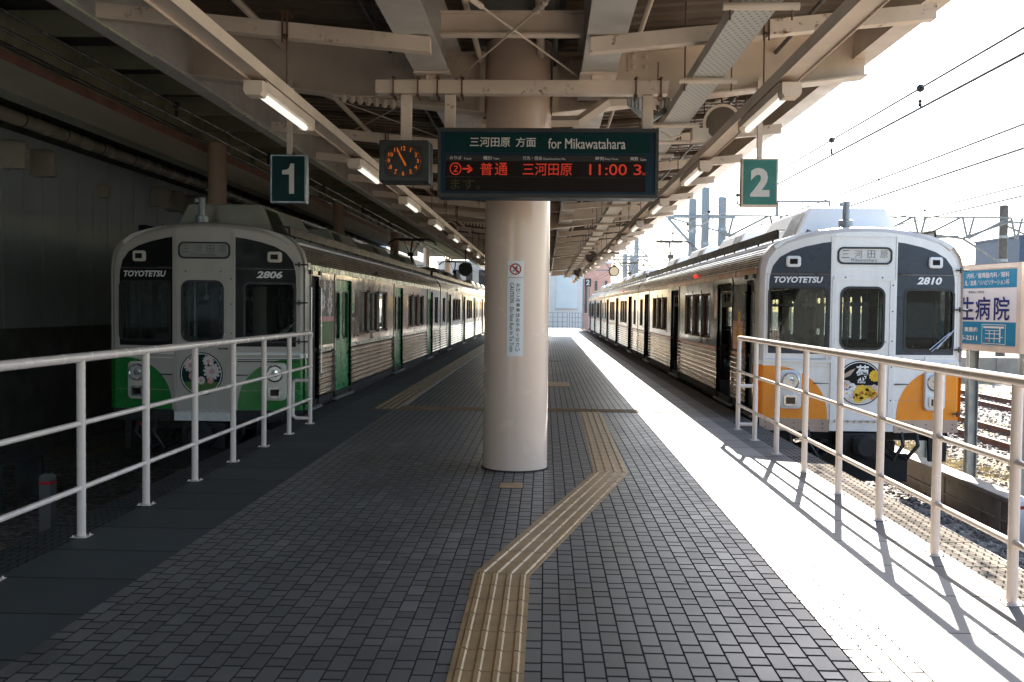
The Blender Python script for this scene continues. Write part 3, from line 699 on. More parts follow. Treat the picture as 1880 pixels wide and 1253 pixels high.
for s_, a, b, h in (('②',827,848,.1),('→',850,868,.07),('普',882,904,.1),('通',908,931,.1),('三河田原',958,1046,.1),('11:00',1077,1144,.09),('3',1156,1170,.085)):
    pt(s_, a, b, 2.612, h, M['ledred'], bold=.005 if s_ != '→' else .03)
pt('両', 1171, 1177, 2.578, .022, M['ledred'])
pt('ます。', 829, 882, 2.488, .085, M['ledgreen'])
m_ = MB()
for z in (2.545, 2.55): m_.box(X0+.065, X1-.1, DY-.006, DY-.0045, z, z+.002)
m_.build('screen_line', M['black'], t)

# clock
CXc, CZ = -1.165, 2.675
t = thing('platform_clock', (CXc, BY, 2.51), 'square hanging clock with glowing orange numerals and hands', 'clock')
m_ = MB(); m_.box(CXc-.2, CXc+.2, DY+.02, DY+.28, CZ-.165, CZ+.17); m_.build('casing', M['charcoal'], t, bevel=.01)
m_ = MB(); m_.plate(rrect(CXc-.155, CXc+.155, CZ-.125, CZ+.125, .045), [], FXZ(DY+.02), .006, .007); m_.build('dial', M['black'], t)
m_ = MB(); m_.box(CXc+.2, CXc+.212, DY+.05, DY+.25, CZ-.17, CZ+.16); m_.build('side_trim', M['galv'], t)
for h_ in range(1, 13):
    a = R(90-30*h_); text(str(h_), None, .034, (CXc+.118*math.cos(a), DY+.008, CZ+.1*math.sin(a)), 'numeral', M['ledorange'], t, bold=.02)
m_ = MB()
for k_ in range(60):
    a = R(6*k_); r_ = .0035 if k_ % 5 == 0 else .0015; m_.plate(circ(CXc+.142*math.cos(a), CZ+.118*math.sin(a), r_, 8), [], FXZ(DY+.012), .001, .001)
m_.build('minute_dot', M['ledorange'], t)
def hand(ang, l, w, tail, nm):
    d = Vector((math.sin(R(ang)), 0, math.cos(R(ang)))); p = Vector((d.z, 0, -d.x)); c = Vector((CXc, DY+.006, CZ)); m_ = MB()
    m_.add([c-d*tail-p*w, c-d*tail+p*w, c+d*l+p*w*.6, c+d*l-p*w*.6], [(0,1,2,3)]); m_.build(nm, M['ledorange'], t)
hand(-27, .115, .0065, .045, 'minute_hand'); hand(-31, .07, .008, .03, 'hour_hand')

# platform number signs
def number_sign(x, y, w, zb, zt, s, lab, m_face, frame='beige2', ptop=3.62, pole=True):
    t = thing('platform_number_sign', (x, y, zb), lab, 'sign')
    m_ = MB(); m_.box(x-w/2, x+w/2, y-.05, y+.05, zb, zt); m_.build('frame', M[frame], t, bevel=.004)
    m_ = MB(); m_.box(x-w/2+.016, x+w/2-.016, y-.054, y-.051, zb+.016, zt-.016); m_.build('face', m_face, t)
    if s == '1':
        m_ = MB(); m_.plate(glyph_one(.155, (zt-zb)*.62), [], lambda u, v, o: (x+u-.01, y-.0545-o, (zb+zt)/2+v), .001, .001); m_.build('lettering', M['signwhite'], t)
    else: text(s, None, (zt-zb)*.6, (x, y-.0545, (zb+zt)/2), 'lettering', M['signwhite'], t, bold=.045)
    if pole:
        m_ = MB(); m_.box(x-.022, x+.022, y-.022, y+.022, zt, ptop); m_.box(x-.03,x+.03,y-.03,y+.03,ptop-.22,ptop-.02); m_.build('pole', M['beige2'], t)
    return t
number_sign(-2.385, 9.2, .335, 2.44, 2.885, '1', 'dark teal hanging sign with a white number 1', M['teal'], 'galv', 3.58)
number_sign(1.93, 9.2, .33, 2.44, 2.875, '2', 'teal hanging sign with a white number 2 nearest the camera', M['teal2'], 'beige2', 3.6)

# round speakers
def speaker(x, y, z, d, lab, cable=True):
    t = thing('loudspeaker', (x, y, z-d/2), lab, 'loudspeaker', 'round speakers hung from the canopy')
    m_ = MB(); m_.lathe((x,y,z), (-.06,-1,-.1), [(d*.36,-d*.75),(d*.42,-d*.7),(d*.43,-.06),(d*.5,-.05),(d*.5,0),(d*.46,.005)], 28); m_.build('housing', M['charcoal'], t, smooth=True)
    m_ = MB(); m_.lathe((x,y,z), (-.06,-1,-.1), [(d*.505,-.04),(d*.51,.004),(d*.5,.008),(d*.43,.008)], 28); m_.build('rim', M['beige'], t, smooth=True)
    m_ = MB(); m_.lathe((x,y,z), (-.06,-1,-.1), [(d*.43,.004),(d*.425,.014),(.01,.016)], 28); m_.build('grille', mat('speaker grille', (.11,.085,.065), .8, bump=.4, bscale=150), t)
    m_ = MB(); [m_.tube([(x+q,y+.12,z+d*.2),(x+q,y+.12,3.95)], .006, 6) for q in (-d*.42, d*.42)]; m_.build('hanger_rod', M['rustrod'], t)
    if cable:
        m_ = MB(); m_.tube([(x+.03,y+.1,z+d*.4),(x+.0,y+.15,z+d*.9),(x-.08,y+.2,z+d*1.3),(x-.2,y+.25,z+d*1.35)], .008, 6); m_.tube([(x+d*.7,y+.1,z+d*.2),(x+d*.66,y+.12,z+d*.8),(x+d*.55,y+.15,z+d*1.5)], .008, 6); m_.build('cable', M['black'], t, smooth=True)
    return t
speaker(1.66, 9.6, 3.27, .36, 'large round speaker just above the number 2 sign')
speaker(-2.0, 20.6, 3.1, .33, 'round speaker above the green train roof', False)
speaker(1.4, 31, 3.1, .42, 'round speaker hanging far along over the orange train side', False)
speaker(1.4, 44, 3.1, .42, 'most distant small round speaker near the far sign', False)
# round disc indicators on long rods
def disc(x, y, z, r_, lab):
    t = thing('hanging_round_signal', (x, y, z), lab, 'signal', 'round discs hung on rods')
    m_ = MB(); m_.lathe((x,y,z), (0,-1,0), [(r_*.6,-.12),(r_,-.02),(r_,.03),(r_*.8,.03)], 24); m_.build('ring', M['charcoal'], t, smooth=True)
    m_ = MB(); m_.lathe((x,y,z), (0,-1,0), [(r_*.78,.02),(r_*.78,.034)], 24); m_.build('disc_face', M['mirrorlamp' if x > 0 else 'charcoal'], t)
    m_ = MB(); m_.tube([(x,y,z+r_),(x,y,3.75)], .022, 8); m_.box(x-.2, x+.2, y-.05, y+.05, 3.66, 3.74); m_.build('rod', M['darksteel'], t)
disc(2.72, 40, 2.98, .22, 'glowing pale disc in a dark ring over the orange train')
disc(-2.75, 34, 2.78, .24, 'dark disc on a rod above the green train side')

# column notice
t = thing('caution_notice', (-.2, 8.99, 0.92), 'tall narrow running caution notice stuck on the nearest column', 'notice')
AX = .302
def onc(u, v, o):          # wraps flat outline round the nearest column
    a = u/.302; rr = .3035+o; return (CX+rr*math.sin(a), 9.3-rr*math.cos(a), v)
def u_at(p): return (p-948)/1828*8.99+.0
nu0, nu1 = .302*math.asin((931-945.8)/58.), .302*math.asin((960-946.8)/58.); zt_, zm, zb_ = 1.902, 1.765, 1.055
zt_, zm, zb_ = 1.5+(566-481)*9/1828, 1.5+(566-511)*9/1828, 1.5-(656-566)*9/1828
m_ = MB(); N_ = 8
for z0_, z1_ in ((zb_, zt_),):
    rg = []
    for z in (z0_, z1_): rg.append([onc(nu0+(nu1-nu0)*i/N_, z, .0005) for i in range(N_+1)])
    m_.loft(rg, closed=False, caps=False)
m_.build('sticker', M['notice'], t)
uc = (nu0+nu1)/2; pc = Vector(onc(uc, 0, 0)); rt = Vector((math.cos(uc/.302), math.sin(uc/.302), 0)); up = Vector((0,0,1))
def P3(u, z): q = pc+rt*u; return (q.x, q.y, z)
zi = (zt_+zm)/2
def fl(u, v, o): q = pc+rt*u+rt.cross(up)*(.002+o); return (q.x, q.y, v)
m_ = MB(); m_.plate(circ(0, zi, .052), [circ(0, zi, .041)], fl, .0005, .0012); 
m_.add([fl(-.04,zi+.03,.0016),fl(-.03,zi+.04,.0016),fl(.04,zi-.03,.0016),fl(.03,zi-.04,.0016)], [(0,1,2,3)]); m_.build('prohibition_ring', M['red'], t)
m_ = MB(); m_.plate(circ(.012, zi+.026, .007, 12), [], fl, .0003, .0008)
def seg(a, b, w=.0035):
    A, B = Vector(a), Vector(b); d = (B-A).normalized(); p = Vector((-d.y, d.x))*w
    m_.add([fl(*(A-p), .0008), fl(*(A+p), .0008), fl(*(B+p), .0008), fl(*(B-p), .0008)], [(0,1,2,3)])
seg((.008,zi+.018),(-.004,zi-.006),.006); seg((-.004,zi-.006),(.01,zi-.016)); seg((.01,zi-.016),(.004,zi-.034)); seg((-.004,zi-.006),(-.012,zi-.018)); seg((-.012,zi-.018),(-.03,zi-.016)); seg((.008,zi+.014),(.022,zi+.004)); seg((.008,zi+.014),(-.012,zi+.01)); seg((-.012,zi+.01),(-.018,zi-.002))
m_.build('running_figure', M['ink'], t)
m_ = MB(); m_.add([fl(-.07,zm,.001),fl(.07,zm,.001),fl(.07,zm-.003,.001),fl(-.07,zm-.003,.001)], [(0,1,2,3)]); m_.build('divider', M['red'], t)
ja = 'かけこみ乗車はおやめください'; L0, L1 = zm-.05, zb_+.04
for i, ch in enumerate(ja):
    z = L0-(i+.5)*(L0-L1)/len(ja); q = pc+rt*.026+rt.cross(up)*.0025
    text(ch, None, (L0-L1)/len(ja)*.78 if ch not in 'こ' else .03, (q.x, q.y, z), 'lettering', M['ink'], t, right=tuple(rt), bold=.004, depth=.001)
q = pc-rt*.03+rt.cross(up)*.0028
text('CAUTION : Do Not Run In To Train', L0-L1, .036, (q.x, q.y, (L0+L1)/2), 'lettering', M['ink'], t, right=(0,0,-1), up=tuple(rt), depth=.001)

# conduits and loose cables under the canopy
t = thing('conduit_run', (.6, 8.6, 3.2), 'bent white duct and looped cables beside the column head behind the display', 'conduit')
m_ = MB(); m_.tube([(.03,9.1,3.19),(.28,9.1,3.19),(.55,9.05,3.37),(1.0,9.0,3.37)], .05, 4); m_.build('bent_duct', M['beige'], t)
m_ = MB()
for k in range(4): m_.tube([(.66+.03*k,8.3,3.3),(.68+.03*k,8.5,3.22-.01*k),(.8+.03*k,8.7,3.16-.012*k),(.92,8.85,3.15+.01*k),(1.04,8.95,3.25+.01*k),(1.06,9.1,3.4+.01*k)], .013, 8)
m_.build('cable', M['galv'], t, smooth=True)
m_ = MB(); m_.box(1.28,1.42,8.9,9.05,3.0,3.1); m_.tube([(1.2,8.95,3.05),(1.1,8.95,3.02),(1.0,8.95,3.08)], .01, 6); m_.tube([(.55,9.4,3.05),(1.5,9.4,3.06)], .02, 6); m_.build('junction_box', M['beige'], t)
# ================= trains =================
HALF = [(1.37,.0),(1.37,.82),(1.37,1.95),(1.36,2.1),(1.32,2.25),(1.22,2.38),(1.06,2.47),(.86,2.535),(.6,2.59),(.3,2.625),(0,2.635)]
PROF = [(u,z) for u, z in HALF]+[(-u,z) for u, z in HALF[-2::-1]]
KS = .14/.97                                     # how far the side facets of the face lean back
WORD_BOARD = '三河田原'
def train(cx, yf, number, lab, P):
    plat = P['plat']                              # +1: platform on +x side
    T_ = thing('commuter_train', (cx, yf, -1.1), lab, 'train')
    COLR, STR, MASK, RIM, DOOR = P['col'], P['stripe'], P['mask'], P['rim'], P['door']
    def facet(u): return max(0, abs(u)-.4)*KS
    def F(u, v, o): return (cx+u, yf+facet(u)-o, v)
    def side_fn(sd):  return lambda s, z, o: (cx+sd*(1.37+o), yf+s, z)
    # ---- face ----
    rim = .06
    def inset(k, z0=-.13):
        out = []
        for u, z in PROF:
            zz = z if z > 0 else z0
            L = 1-k/1.37; out.append((u*L, (zz-1.2)*(1-k/1.43)+1.2 if zz > 1.9 else zz))
        return out
    o1 = inset(.07)
    win = [rrect(-1.245,-.485,.985,1.815,.07), rrect(-.315,.265,.985,1.82,.11), rrect(.545,1.24,.975,1.80,.07)]
    def clip_facet(poly, lo, hi):
        # Sutherland-Hodgman on u
        for sgn, lim in ((1, lo), (-1, -hi)):
            out = []
            for i in range(len(poly)):
                a, b = poly[i], poly[(i+1)%len(poly)]; ia, ib = sgn*a[0] >= lim, sgn*b[0] >= lim
                if ia: out.append(a)
                if ia != ib:
                    t = (lim-sgn*a[0])/(sgn*b[0]-sgn*a[0]); out.append((a[0]+t*(b[0]-a[0]), a[1]+t*(b[1]-a[1])))
            poly = out
        return poly
    zb = .03
    body = [(u, max(z, zb)) for u, z in o1]
    face = MB()
    for lo, hi, ws in ((-2,-.4,[win[0]]), (-.4,.4,[win[1]]), (.4,2,[win[2]])):
        p = clip_facet(body, lo, hi)
        q = []
        for a in p:
            if not q or abs(a[0]-q[-1][0])+abs(a[1]-q[-1][1]) > 1e-5: q.append(a)
        if abs(q[0][0]-q[-1][0])+abs(q[0][1]-q[-1][1]) < 1e-5: q.pop()
        face.plate(q, ws, F, .04)
    fo = face.build('front_panel', M['white' if P['orangey'] else 'rimshade'], T_)
    # rounded rim from the face outline to the body outline
    def shell(k_from, name, m, z_lo, z_hi, parent):
        mb = MB(); steps = [(.07,0.),(.055,.004),(.03,.02),(.012,.045),(.0,.09),(.0,P['cabs'])]
        rings = []
        for ins, dy in steps:
            r_ = []
            for u, z in inset(ins, 0):
                z_ = min(max(z, z_lo), z_hi)
                r_.append((cx+u, yf+facet(u)*(1 if dy < .08 else 0)+dy if dy < .08 else yf+max(facet(u), dy), z_))
            rings.append(r_)
        # keep the points of the wanted band only
        sel = [i for i, (u, z) in enumerate(inset(.0, 0)) if z_lo-.001 <= max(z, 0) <= z_hi+.001]
        for grp in ((i for i in sel),):
            idx = list(grp)
        runs = []; cur = [idx[0]]
        for i in idx[1:]:
            if i == cur[-1]+1: cur.append(i)
            else: runs.append(cur); cur = [i]
        runs.append(cur)
        for run in runs:
            if len(run) > 1: mb.loft([[r_[i] for i in run] for r_ in rings], closed=False, caps=False)
        return mb.build(name, m, parent, smooth=True)
    shell(0, 'front_rim', M[RIM], .82, 3, T_)
    for sd in (-1, 1):
        mbl = MB(); rings = []
        for ins, dy in [(.07,0.),(.055,.004),(.03,.02),(.012,.045),(.0,.09),(.0,P['cabs'])]:
            u = sd*1.37*(1-ins/1.37); y = yf+facet(u)+dy if dy < .08 else yf+max(facet(u), dy)
            rings.append([(cx+u, y, .03), (cx+u, y, .755)])
        mbl.loft(rings, closed=False, caps=False)
        mbl.build('corner_panel', M[COLR], T_, smooth=True)
    for sd in (-1, 1):
        mbl = MB(); rings = []
        for ins, dy in [(.07,-.004),(.05,.0),(.025,.018),(.006,.045),(-.006,.09),(-.006,P['cabs'])]:
            u = sd*1.37*(1-ins/1.37); y = yf+facet(u)+dy if dy < .08 else yf+max(facet(u), dy)
            rings.append([(cx+u, y, .757), (cx+u, y, .82)])
        mbl.loft(rings, closed=False, caps=False)
        mbl.build('belt_moulding', M['white'], T_, smooth=True)
    # dark masks either side of the door, cut round the windows
    arch = inset(.125)
    for lo, hi, w in ((-1.26,-.435,win[0]), (.43,1.275,win[2])):
        p = [(u, max(z, .915)) for u, z in arch]
        p = [(u, z-.055 if z > 1.95 else z) for u, z in p]
        p = clip_facet([(max(-1.27, min(1.27, u)), z) for u, z in p], lo, hi)
        q = []
        for a in p:
            if not q or abs(a[0]-q[-1][0])+abs(a[1]-q[-1][1]) > 1e-4: q.append(a)
        if abs(q[0][0]-q[-1][0])+abs(q[0][1]-q[-1][1]) < 1e-4: q.pop()
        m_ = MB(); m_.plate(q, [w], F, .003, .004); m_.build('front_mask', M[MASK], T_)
    # coloured quarter discs at the bottom corners
    for sd in (-1, 1):
        p = [(sd*1.30, .032), (sd*1.30, .755)]
        c0 = 1.18
        for i in range(0, 17):
            t = R(90*i/16); p.append((sd*(1.18-(1.18-.46)*math.sin(t)), .04+(.755-.05)*math.cos(t)**.85))
        p.append((sd*.46, .032))
        m_ = MB(); m_.plate(p, [], F, .003, .004); m_.build('corner_flash', M[COLR], T_)
    # belt ledge
    for a, b in ((-1.31,-.43),(.43,1.31)):
        m_ = MB(); m_.loft([[F(a,.80,0),F(a,.80,.03),F(a,.825,.03),F(a,.845,0)],[F(b,.80,0),F(b,.80,.03),F(b,.825,.03),F(b,.845,0)]])
        m_.loft([[F(a,.745,0),F(a,.745,.012),F(a,.752,.012),F(a,.757,0)],[F(b,.745,0),F(b,.745,.012),F(b,.752,.012),F(b,.757,0)]])
        m_.build('belt_ledge', M['white'], T_)
    if P.get('lines'):
        m_ = MB()
        for z in (.70, .735): m_.loft([[F(.46,z,.006),F(.46,z+.014,.006),F(.46,z+.014,.004),F(.46,z,.004)],[F(1.29,z,.006),F(1.29,z+.014,.006),F(1.29,z+.014,.004),F(1.29,z,.004)]])
        m_.build('pinstripe', M['nearblack'], T_)
    # apron
    for a, b, mm in ((-1.34,-.435,'skirt'),(.435,1.34,'skirt')):
        m_ = MB(); m_.plate([(a,-.14),(b,-.14),(b,.03),(a,.03)], [], F, .03, -.0)
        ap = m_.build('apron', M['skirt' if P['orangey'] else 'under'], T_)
        m_ = MB()
        for i in range(5):
            for z in (-.03, -.09):
                u = a+.08+(b-a-.16)*i/4; m_.lathe(F(u, z, 0), (0,-1,0), [(.011,0),(.009,.006)], 6)
        m_.build('bolt', M['darksteel'], ap)
    m_ = MB(); m_.plate([(-.43,-.125),(.43,-.125),(.43,.04),(-.43,.04)], [], F, .03, -.004); m_.build('apron', M['white'], T_)
    m_ = MB()
    for i in range(9): m_.box(cx-.36+i*.09-.006, cx-.36+i*.09+.006, yf-.03, yf, -.005, .035)
    m_.box(cx-.37, cx+.37, yf-.035, yf-.02, .02, .028); m_.build('step_bracket', M['warmwhite'], T_)
    # window gaskets and panes
    def window(w, wi, nm='front_window'):
        m_ = MB(); m_.plate(w, [wi], F, .03, .012); g = m_.build('window_gasket', M['black'], T_)
        m_ = MB(); m_.plate(wi, [], F, .006, -.008); m_.build('pane', M['glass'], g); return g
    window(rrect(-1.255,-.475,.975,1.825,.08), rrect(-1.225,-.505,1.005,1.795,.055))
    window(rrect(.535,1.25,.965,1.81,.08), rrect(.565,1.22,.995,1.78,.055))
    # centre door
    m_ = MB(); m_.plate([(-.385,.015),(.335,.015),(.335,1.905),(-.385,1.905)], [rrect(-.315,.265,.985,1.82,.11)], F, .012, .014); d = m_.build('front_door', M[P['facew']], T_)
    m_ = MB(); m_.plate(rrect(-.325,.275,.975,1.83,.12), [rrect(-.295,.245,1.005,1.80,.09)], F, .02, .024); g = m_.build('window_gasket', M['black'], d)
    m_ = MB(); m_.plate(rrect(-.295,.245,1.005,1.80,.09), [], F, .006, .004); m_.build('pane', M['glass'], d)
    m_ = MB()
    for a, b, c_, e in ((-.41,.37,1.905,1.93),): m_.plate([(a,c_),(b,c_),(b,e+.035),(a,e+.035)], [], F, .02, .022)
    for a, b in ((-.43,-.388),(.338,.41)): m_.plate([(a,.0),(b,.0),(b,1.93),(a,1.93)], [], F, .012, .02)
    m_.plate([(.412,.0),(.43,.0),(.43,2.5),(.412,2.5)], [], F, .012, .012); m_.plate([(-.45,.84),(-.432,.84),(-.432,2.5),(-.45,2.5)], [], F, .012, .012)
    m_.plate([(-.40,2.495),(.40,2.495),(.40,2.51),(-.40,2.51)], [], F, .012, .01)
    df = m_.build('door_surround', M[P['facew']], T_)
    m_ = MB()
    for z in (.3,.75,1.1,1.5,1.85): m_.lathe(F(.375,z,.018), (0,-1,0), [(.012,0),(.008,.006)], 8)
    for u in (-.26,.23): m_.lathe(F(u,1.95,.018), (0,-1,0), [(.013,0),(.01,.008)], 8)
    m_.build('rivet', M['darksteel'], df)
    m_ = MB(); m_.tube([F(.2,.88,.014),F(.28,.885,.05),F(.34,.885,.05)], .009, 6); m_.lathe(F(.29,1.09,.014), (0,-1,0), [(.018,0),(.014,.008)], 10); m_.build('door_handle', M['chrome'], d)
    for a, b, z in ((-1.29,-.43,1.99),(.43,1.3,1.99),(-1.29,-.43,.30),(.43,1.3,.30)):
        m_ = MB(); m_.plate([(a,z),(b,z),(b,z+.004),(a,z+.004)], [], F, .001, .0065); m_.build('panel_seam', M['skirt'], T_)
    for u in (-1.275,1.285):
        m_ = MB(); m_.plate([(u,.87),(u+.004,.87),(u+.004,2.0),(u,2.0)], [], F, .001, .005); m_.build('panel_seam', M['skirt'], T_)
    m_ = MB()
    for i in range(22):
        for sd in (-1, 1): m_.lathe(F(sd*(.5+i*.034), 2.01, .004), (0,-1,0), [(.006,0),(.004,.003)], 6)
    m_.build('rivet_row', M['slate'], T_)
    # roll sign
    m_ = MB(); m_.plate(rrect(-.37,.36,2.125,2.36,.08), [rrect(-.345,.335,2.15,2.335,.06)], F, .02, .012); rs = m_.build('destination_box', M['black'], T_)
    m_ = MB(); m_.plate(rrect(-.345,.335,2.15,2.335,.06), [], F, .004, .002); m_.build('roll_sign', M['signwhite' if P['orangey'] else 'rollgrey'], rs)
    for i, ch in enumerate(WORD_BOARD): text(ch, .1, .1, (cx-.26+.17*i, yf-.004, 2.263), 'lettering', M['dimink'], rs, bold=-.006)
    text('Mikawatahara', .34, .042, (cx-.015, yf-.004, 2.186), 'lettering', M['dimink'], rs, spacing=1.1)
    # lamps high on the mask
    for u in (-.94, .96):
        m_ = MB(); m_.loft([[F(a, b, o) for a, b in rrect(u-.095*s_, u+.095*s_, 2.16-.075*s_, 2.16+.075*s_, .035, 3)] for o, s_ in ((0,1.),(.035,1.),(.045,.85))]); l = m_.build('marker_lamp', M['whiteroof' if P['orangey'] else 'creamsign'], T_)
        m_ = MB(); m_.plate(rrect(u-.05,u+.05,2.125,2.195,.004), [], F, .004, .05); m_.build('lens', M['screen'], l)
    # headlight clusters
    for u in (-.955, .98):
        o_ = rrect(u-.145,u+.145,.17,.685,.06); m_ = MB(); m_.loft([[F(a, b, q) for a, b in rrect(u-.145*s_,u+.145*s_,.43-.262*s_,.43+.262*s_,.06*s_)] for q, s_ in ((0,1.),(.05,1.),(.065,.93))]); h = m_.build('headlight_panel', M['whiteroof' if P['orangey'] else 'creamsign'], T_, smooth=True)
        y = yf+facet(u)-.065; m_ = MB(); m_.lathe((cx+u, y, .545), (0,-1,0), [(.118,0),(.12,.02),(.105,.028),(.098,.02)], 28); m_.build('headlight_ring', M['chrome'], h, smooth=True)
        m_ = MB(); m_.lathe((cx+u, y, .545), (0,-1,0), [(.1,.003),(.09,.012),(.05,.02),(.001,.022)], 24); m_.build('headlight', M['lens'], h, smooth=True)
        m_ = MB(); m_.plate(rrect(u-.088,u+.088,.21,.355,.02), [rrect(u-.06,u+.06,.235,.325,.005)], F, .02, .085); m_.build('tail_lamp_frame', M['chrome'], h)
        m_ = MB(); m_.plate(rrect(u-.06,u+.06,.235,.325,.005), [], F, .01, .07); m_.build('tail_lamp', M['darklens'], h)
    # emblem
    ec, ez, er = -.04, .53, .30
    m_ = MB(); m_.plate(circ(ec,ez,er,48), [circ(ec,ez,er-.014,48)], F, .004, .022); e = m_.build('emblem', M['nearblack'], T_)
    m_ = MB(); m_.plate(circ(ec,ez,er-.014,48), [], F, .003, .0185); m_.build('emblem_border', M['cleanwhite'], e)
    hz = P['ez']
    def arc(z0, up, r_=er-.026):
        a0 = math.asin((z0-ez)/r_); p = []
        a, b = (a0, math.pi-a0) if up else (math.pi-a0, 2*math.pi+a0)
        for i in range(33): t = a+(b-a)*i/32; p.append((ec+r_*math.cos(t), ez+r_*math.sin(t)))
        return p
    m_ = MB(); m_.plate(arc(hz, True), [], F, .002, .0205); m_.build('emblem_field', M[P['etop']], e)
    m_ = MB(); m_.plate(arc(hz, False), [], F, .002, .0205); m_.build('emblem_field', M[P['ebot']], e)
    def flower(u, z, r_, m, mc, n=12, o=.0235, w=.28):
        m_ = MB()
        for i in range(n):
            t = 2*math.pi*i/n+u*9; d = Vector((math.cos(t), math.sin(t))); p = Vector((-d.y, d.x)); c = Vector((u, z)); k = r_*w
            q = [c+d*r_*.15, c+d*r_*.6+p*k, c+d*r_*.95+p*k*.6, c+d*r_, c+d*r_*.95-p*k*.6, c+d*r_*.6-p*k]
            q = [x if (x-Vector((ec,ez))).length < er-.022 else (x-Vector((ec,ez))).normalized()*(er-.022)+Vector((ec,ez)) for x in q]
            m_.add([F(x.x, x.y, o+.0004*(i%2)) for x in q], [(0,1,2,3,4,5)])
        f = m_.build('emblem_flower', M[m], e)
        m_ = MB(); m_.plate(circ(u,z,r_*.22,10), [], F, .0005, o+.0015); m_.build('emblem_flower_centre', M[mc], e)
    if P['orangey']:
        m_ = MB()
        for i in range(9):
            if i%2: continue
            t0, t1 = R(180+20*i), R(180+20*(i+1)); r_ = .2
            m_.add([F(ec+.03,hz-.001,.0215), F(ec+.03+r_*math.cos(t0), hz-.001+r_*math.sin(t0), .0215), F(ec+.03+r_*math.cos(t1), hz-.001+r_*math.sin(t1), .0215)], [(0,1,2)])
        m_.build('emblem_ray', M['farpink'], e)
        for a in ((ec+.03,ez-.13,.11,'yellow','orangestripe'),(ec+.14,ez-.12,.08,'yellow','orangestripe'),(ec-.02,ez-.2,.07,'yellow','orange'),(ec+.2,ez+.1,.08,'yellow','orange'),(ec-.18,ez-.03,.07,'palepink','yellow'),(ec-.1,ez-.05,.05,'cleanwhite','yellow'),(ec-.17,ez-.14,.065,'cleanwhite','yellow'),(ec-.11,ez-.2,.05,'palepink','yellow'),(ec-.23,ez+.01,.04,'cleanwhite','yellow'),(ec+.19,ez-.05,.035,'palepink','leaf'),(ec+.19,ez-.17,.06,'orange','yellow')): flower(*a)
        m_ = MB(); m_.add([F(ec-.26,ez+.04,.0222),F(ec-.13,ez+.1,.0222),F(ec-.06,ez+.2,.0222),F(ec-.13,ez+.17,.0222),F(ec-.24,ez+.1,.0222)], [(0,1,2,3,4)]); m_.build('emblem_branch', M['skirt'], e)
        text('菊', .17, .21, (cx+ec+.03, yf-.0225, ez+.14), 'lettering', M['cleanwhite'], e, bold=.02)
        text('Kiku', .1, .04, (cx+ec+.02, yf-.0225, ez+.018), 'lettering', M['cleanwhite'], e, bold=.02)
    else:
        for a in ((ec-.15,ez+.12,.1,'palepink','pink'),(ec+.1,ez+.18,.085,'palepink','pink'),(ec+.15,ez+.04,.125,'palepink','pink'),(ec-.12,ez-.03,.06,'pink','pink'),(ec,ez-.09,.06,'palepink','pink'),(ec+.13,ez-.09,.05,'pink','palepink')): flower(*a, w=.2)
        text('くヘこ', .06, .3, (cx+ec-.0, yf-.024, ez+.0), 'lettering', M['cleanwhite'], e, vertical=True) if 0 else None
    # lettering on the masks
    def ftext(s, u, z, wd, h, **k):
        side = 1 if u > 0 else -1; rt = Vector((1, KS*side, 0)).normalized()
        c = F(u, z, .0055); return text(s, wd, h, c, 'lettering', M['cleanwhite'], T_, right=tuple(rt), bold=.035, shear=.22, **k)
    ftext('TOYOTETSU', -.865, 1.915, .64, .085); ftext(number, .885, 1.915, .355, .10)
    # grab irons, hooks, wiper, cable
    for u, z in ((-.55,.52),(.52,.52),(-.55,2.0),(.55,2.0)):
        m_ = MB(); m_.tube([F(u-.09,z,.0),F(u-.09,z,.04),F(u+.09,z,.04),F(u+.09,z,.0)], .007, 6); m_.build('grab_iron', M['darksteel'], T_)
    for z in (2.06,1.53,.99,.12):
        m_ = MB(); m_.tube([F(1.28,z,.005),F(1.28,z,.05)], .012, 8); m_.tube([F(1.24,z,.05),F(1.42,z,.05)], .01, 8); m_.tube([F(1.3,z-.035,.06),F(1.3,z+.035,.06)], .014, 8); m_.build('coupling_hook', M['darksteel'], T_)
    m_ = MB(); m_.tube([F(.9,.985,.02),F(1.18,1.22,.035)], .007, 6); m_.tube([F(.93,.96,.02),F(1.2,1.2,.035)], .005, 6); m_.tube([F(1.0,1.0,.03),F(1.24,1.26,.03)], .009, 6); m_.build('wiper', M['chrome'], T_)
    m_ = MB(); m_.tube([F(.52,.9,.02),F(.52,.85,.02),F(.84,.85,.02),F(.84,.9,.02)], .005, 6); m_.build('step_rail', M['greysteel'], T_); m_ = MB(); m_.tube([F(-.72,.9,.02),F(-.72,.85,.02),F(-.5,.85,.02),F(-.5,.9,.02)], .005, 6); m_.build('step_rail', M['greysteel'], T_)
    # roof radio aerial
    m_ = MB(); m_.lathe((cx-.16, yf+.35, 2.6), (0,0,1), [(.1,0),(.1,.14),(.085,.15)], 20); m_.tube([(cx-.16,yf+.35,2.75),(cx-.16,yf+.35,3.0)], .05, 12); m_.box(cx-.25, cx-.16, yf+.32, yf+.38, 2.94, 2.985); m_.build('aerial', M['galv'], T_, smooth=True)
    m_ = MB(); m_.tube([(cx-.72,yf+.3,2.55),(cx-.7,yf+.28,2.6),(cx-.62,yf+.3,2.57),(cx-.3,yf+.3,2.62)], .012, 6); m_.build('roof_cable', M['black'], T_, smooth=True)

    # ---- three cars ----
    CL = 17.85
    doors = [(2.1,3.4),(8.3,9.6),(14.5,15.8)]
    groups = [(4.1,7.4,3),(10.4,13.7,3),(16.35,17.35,1)]
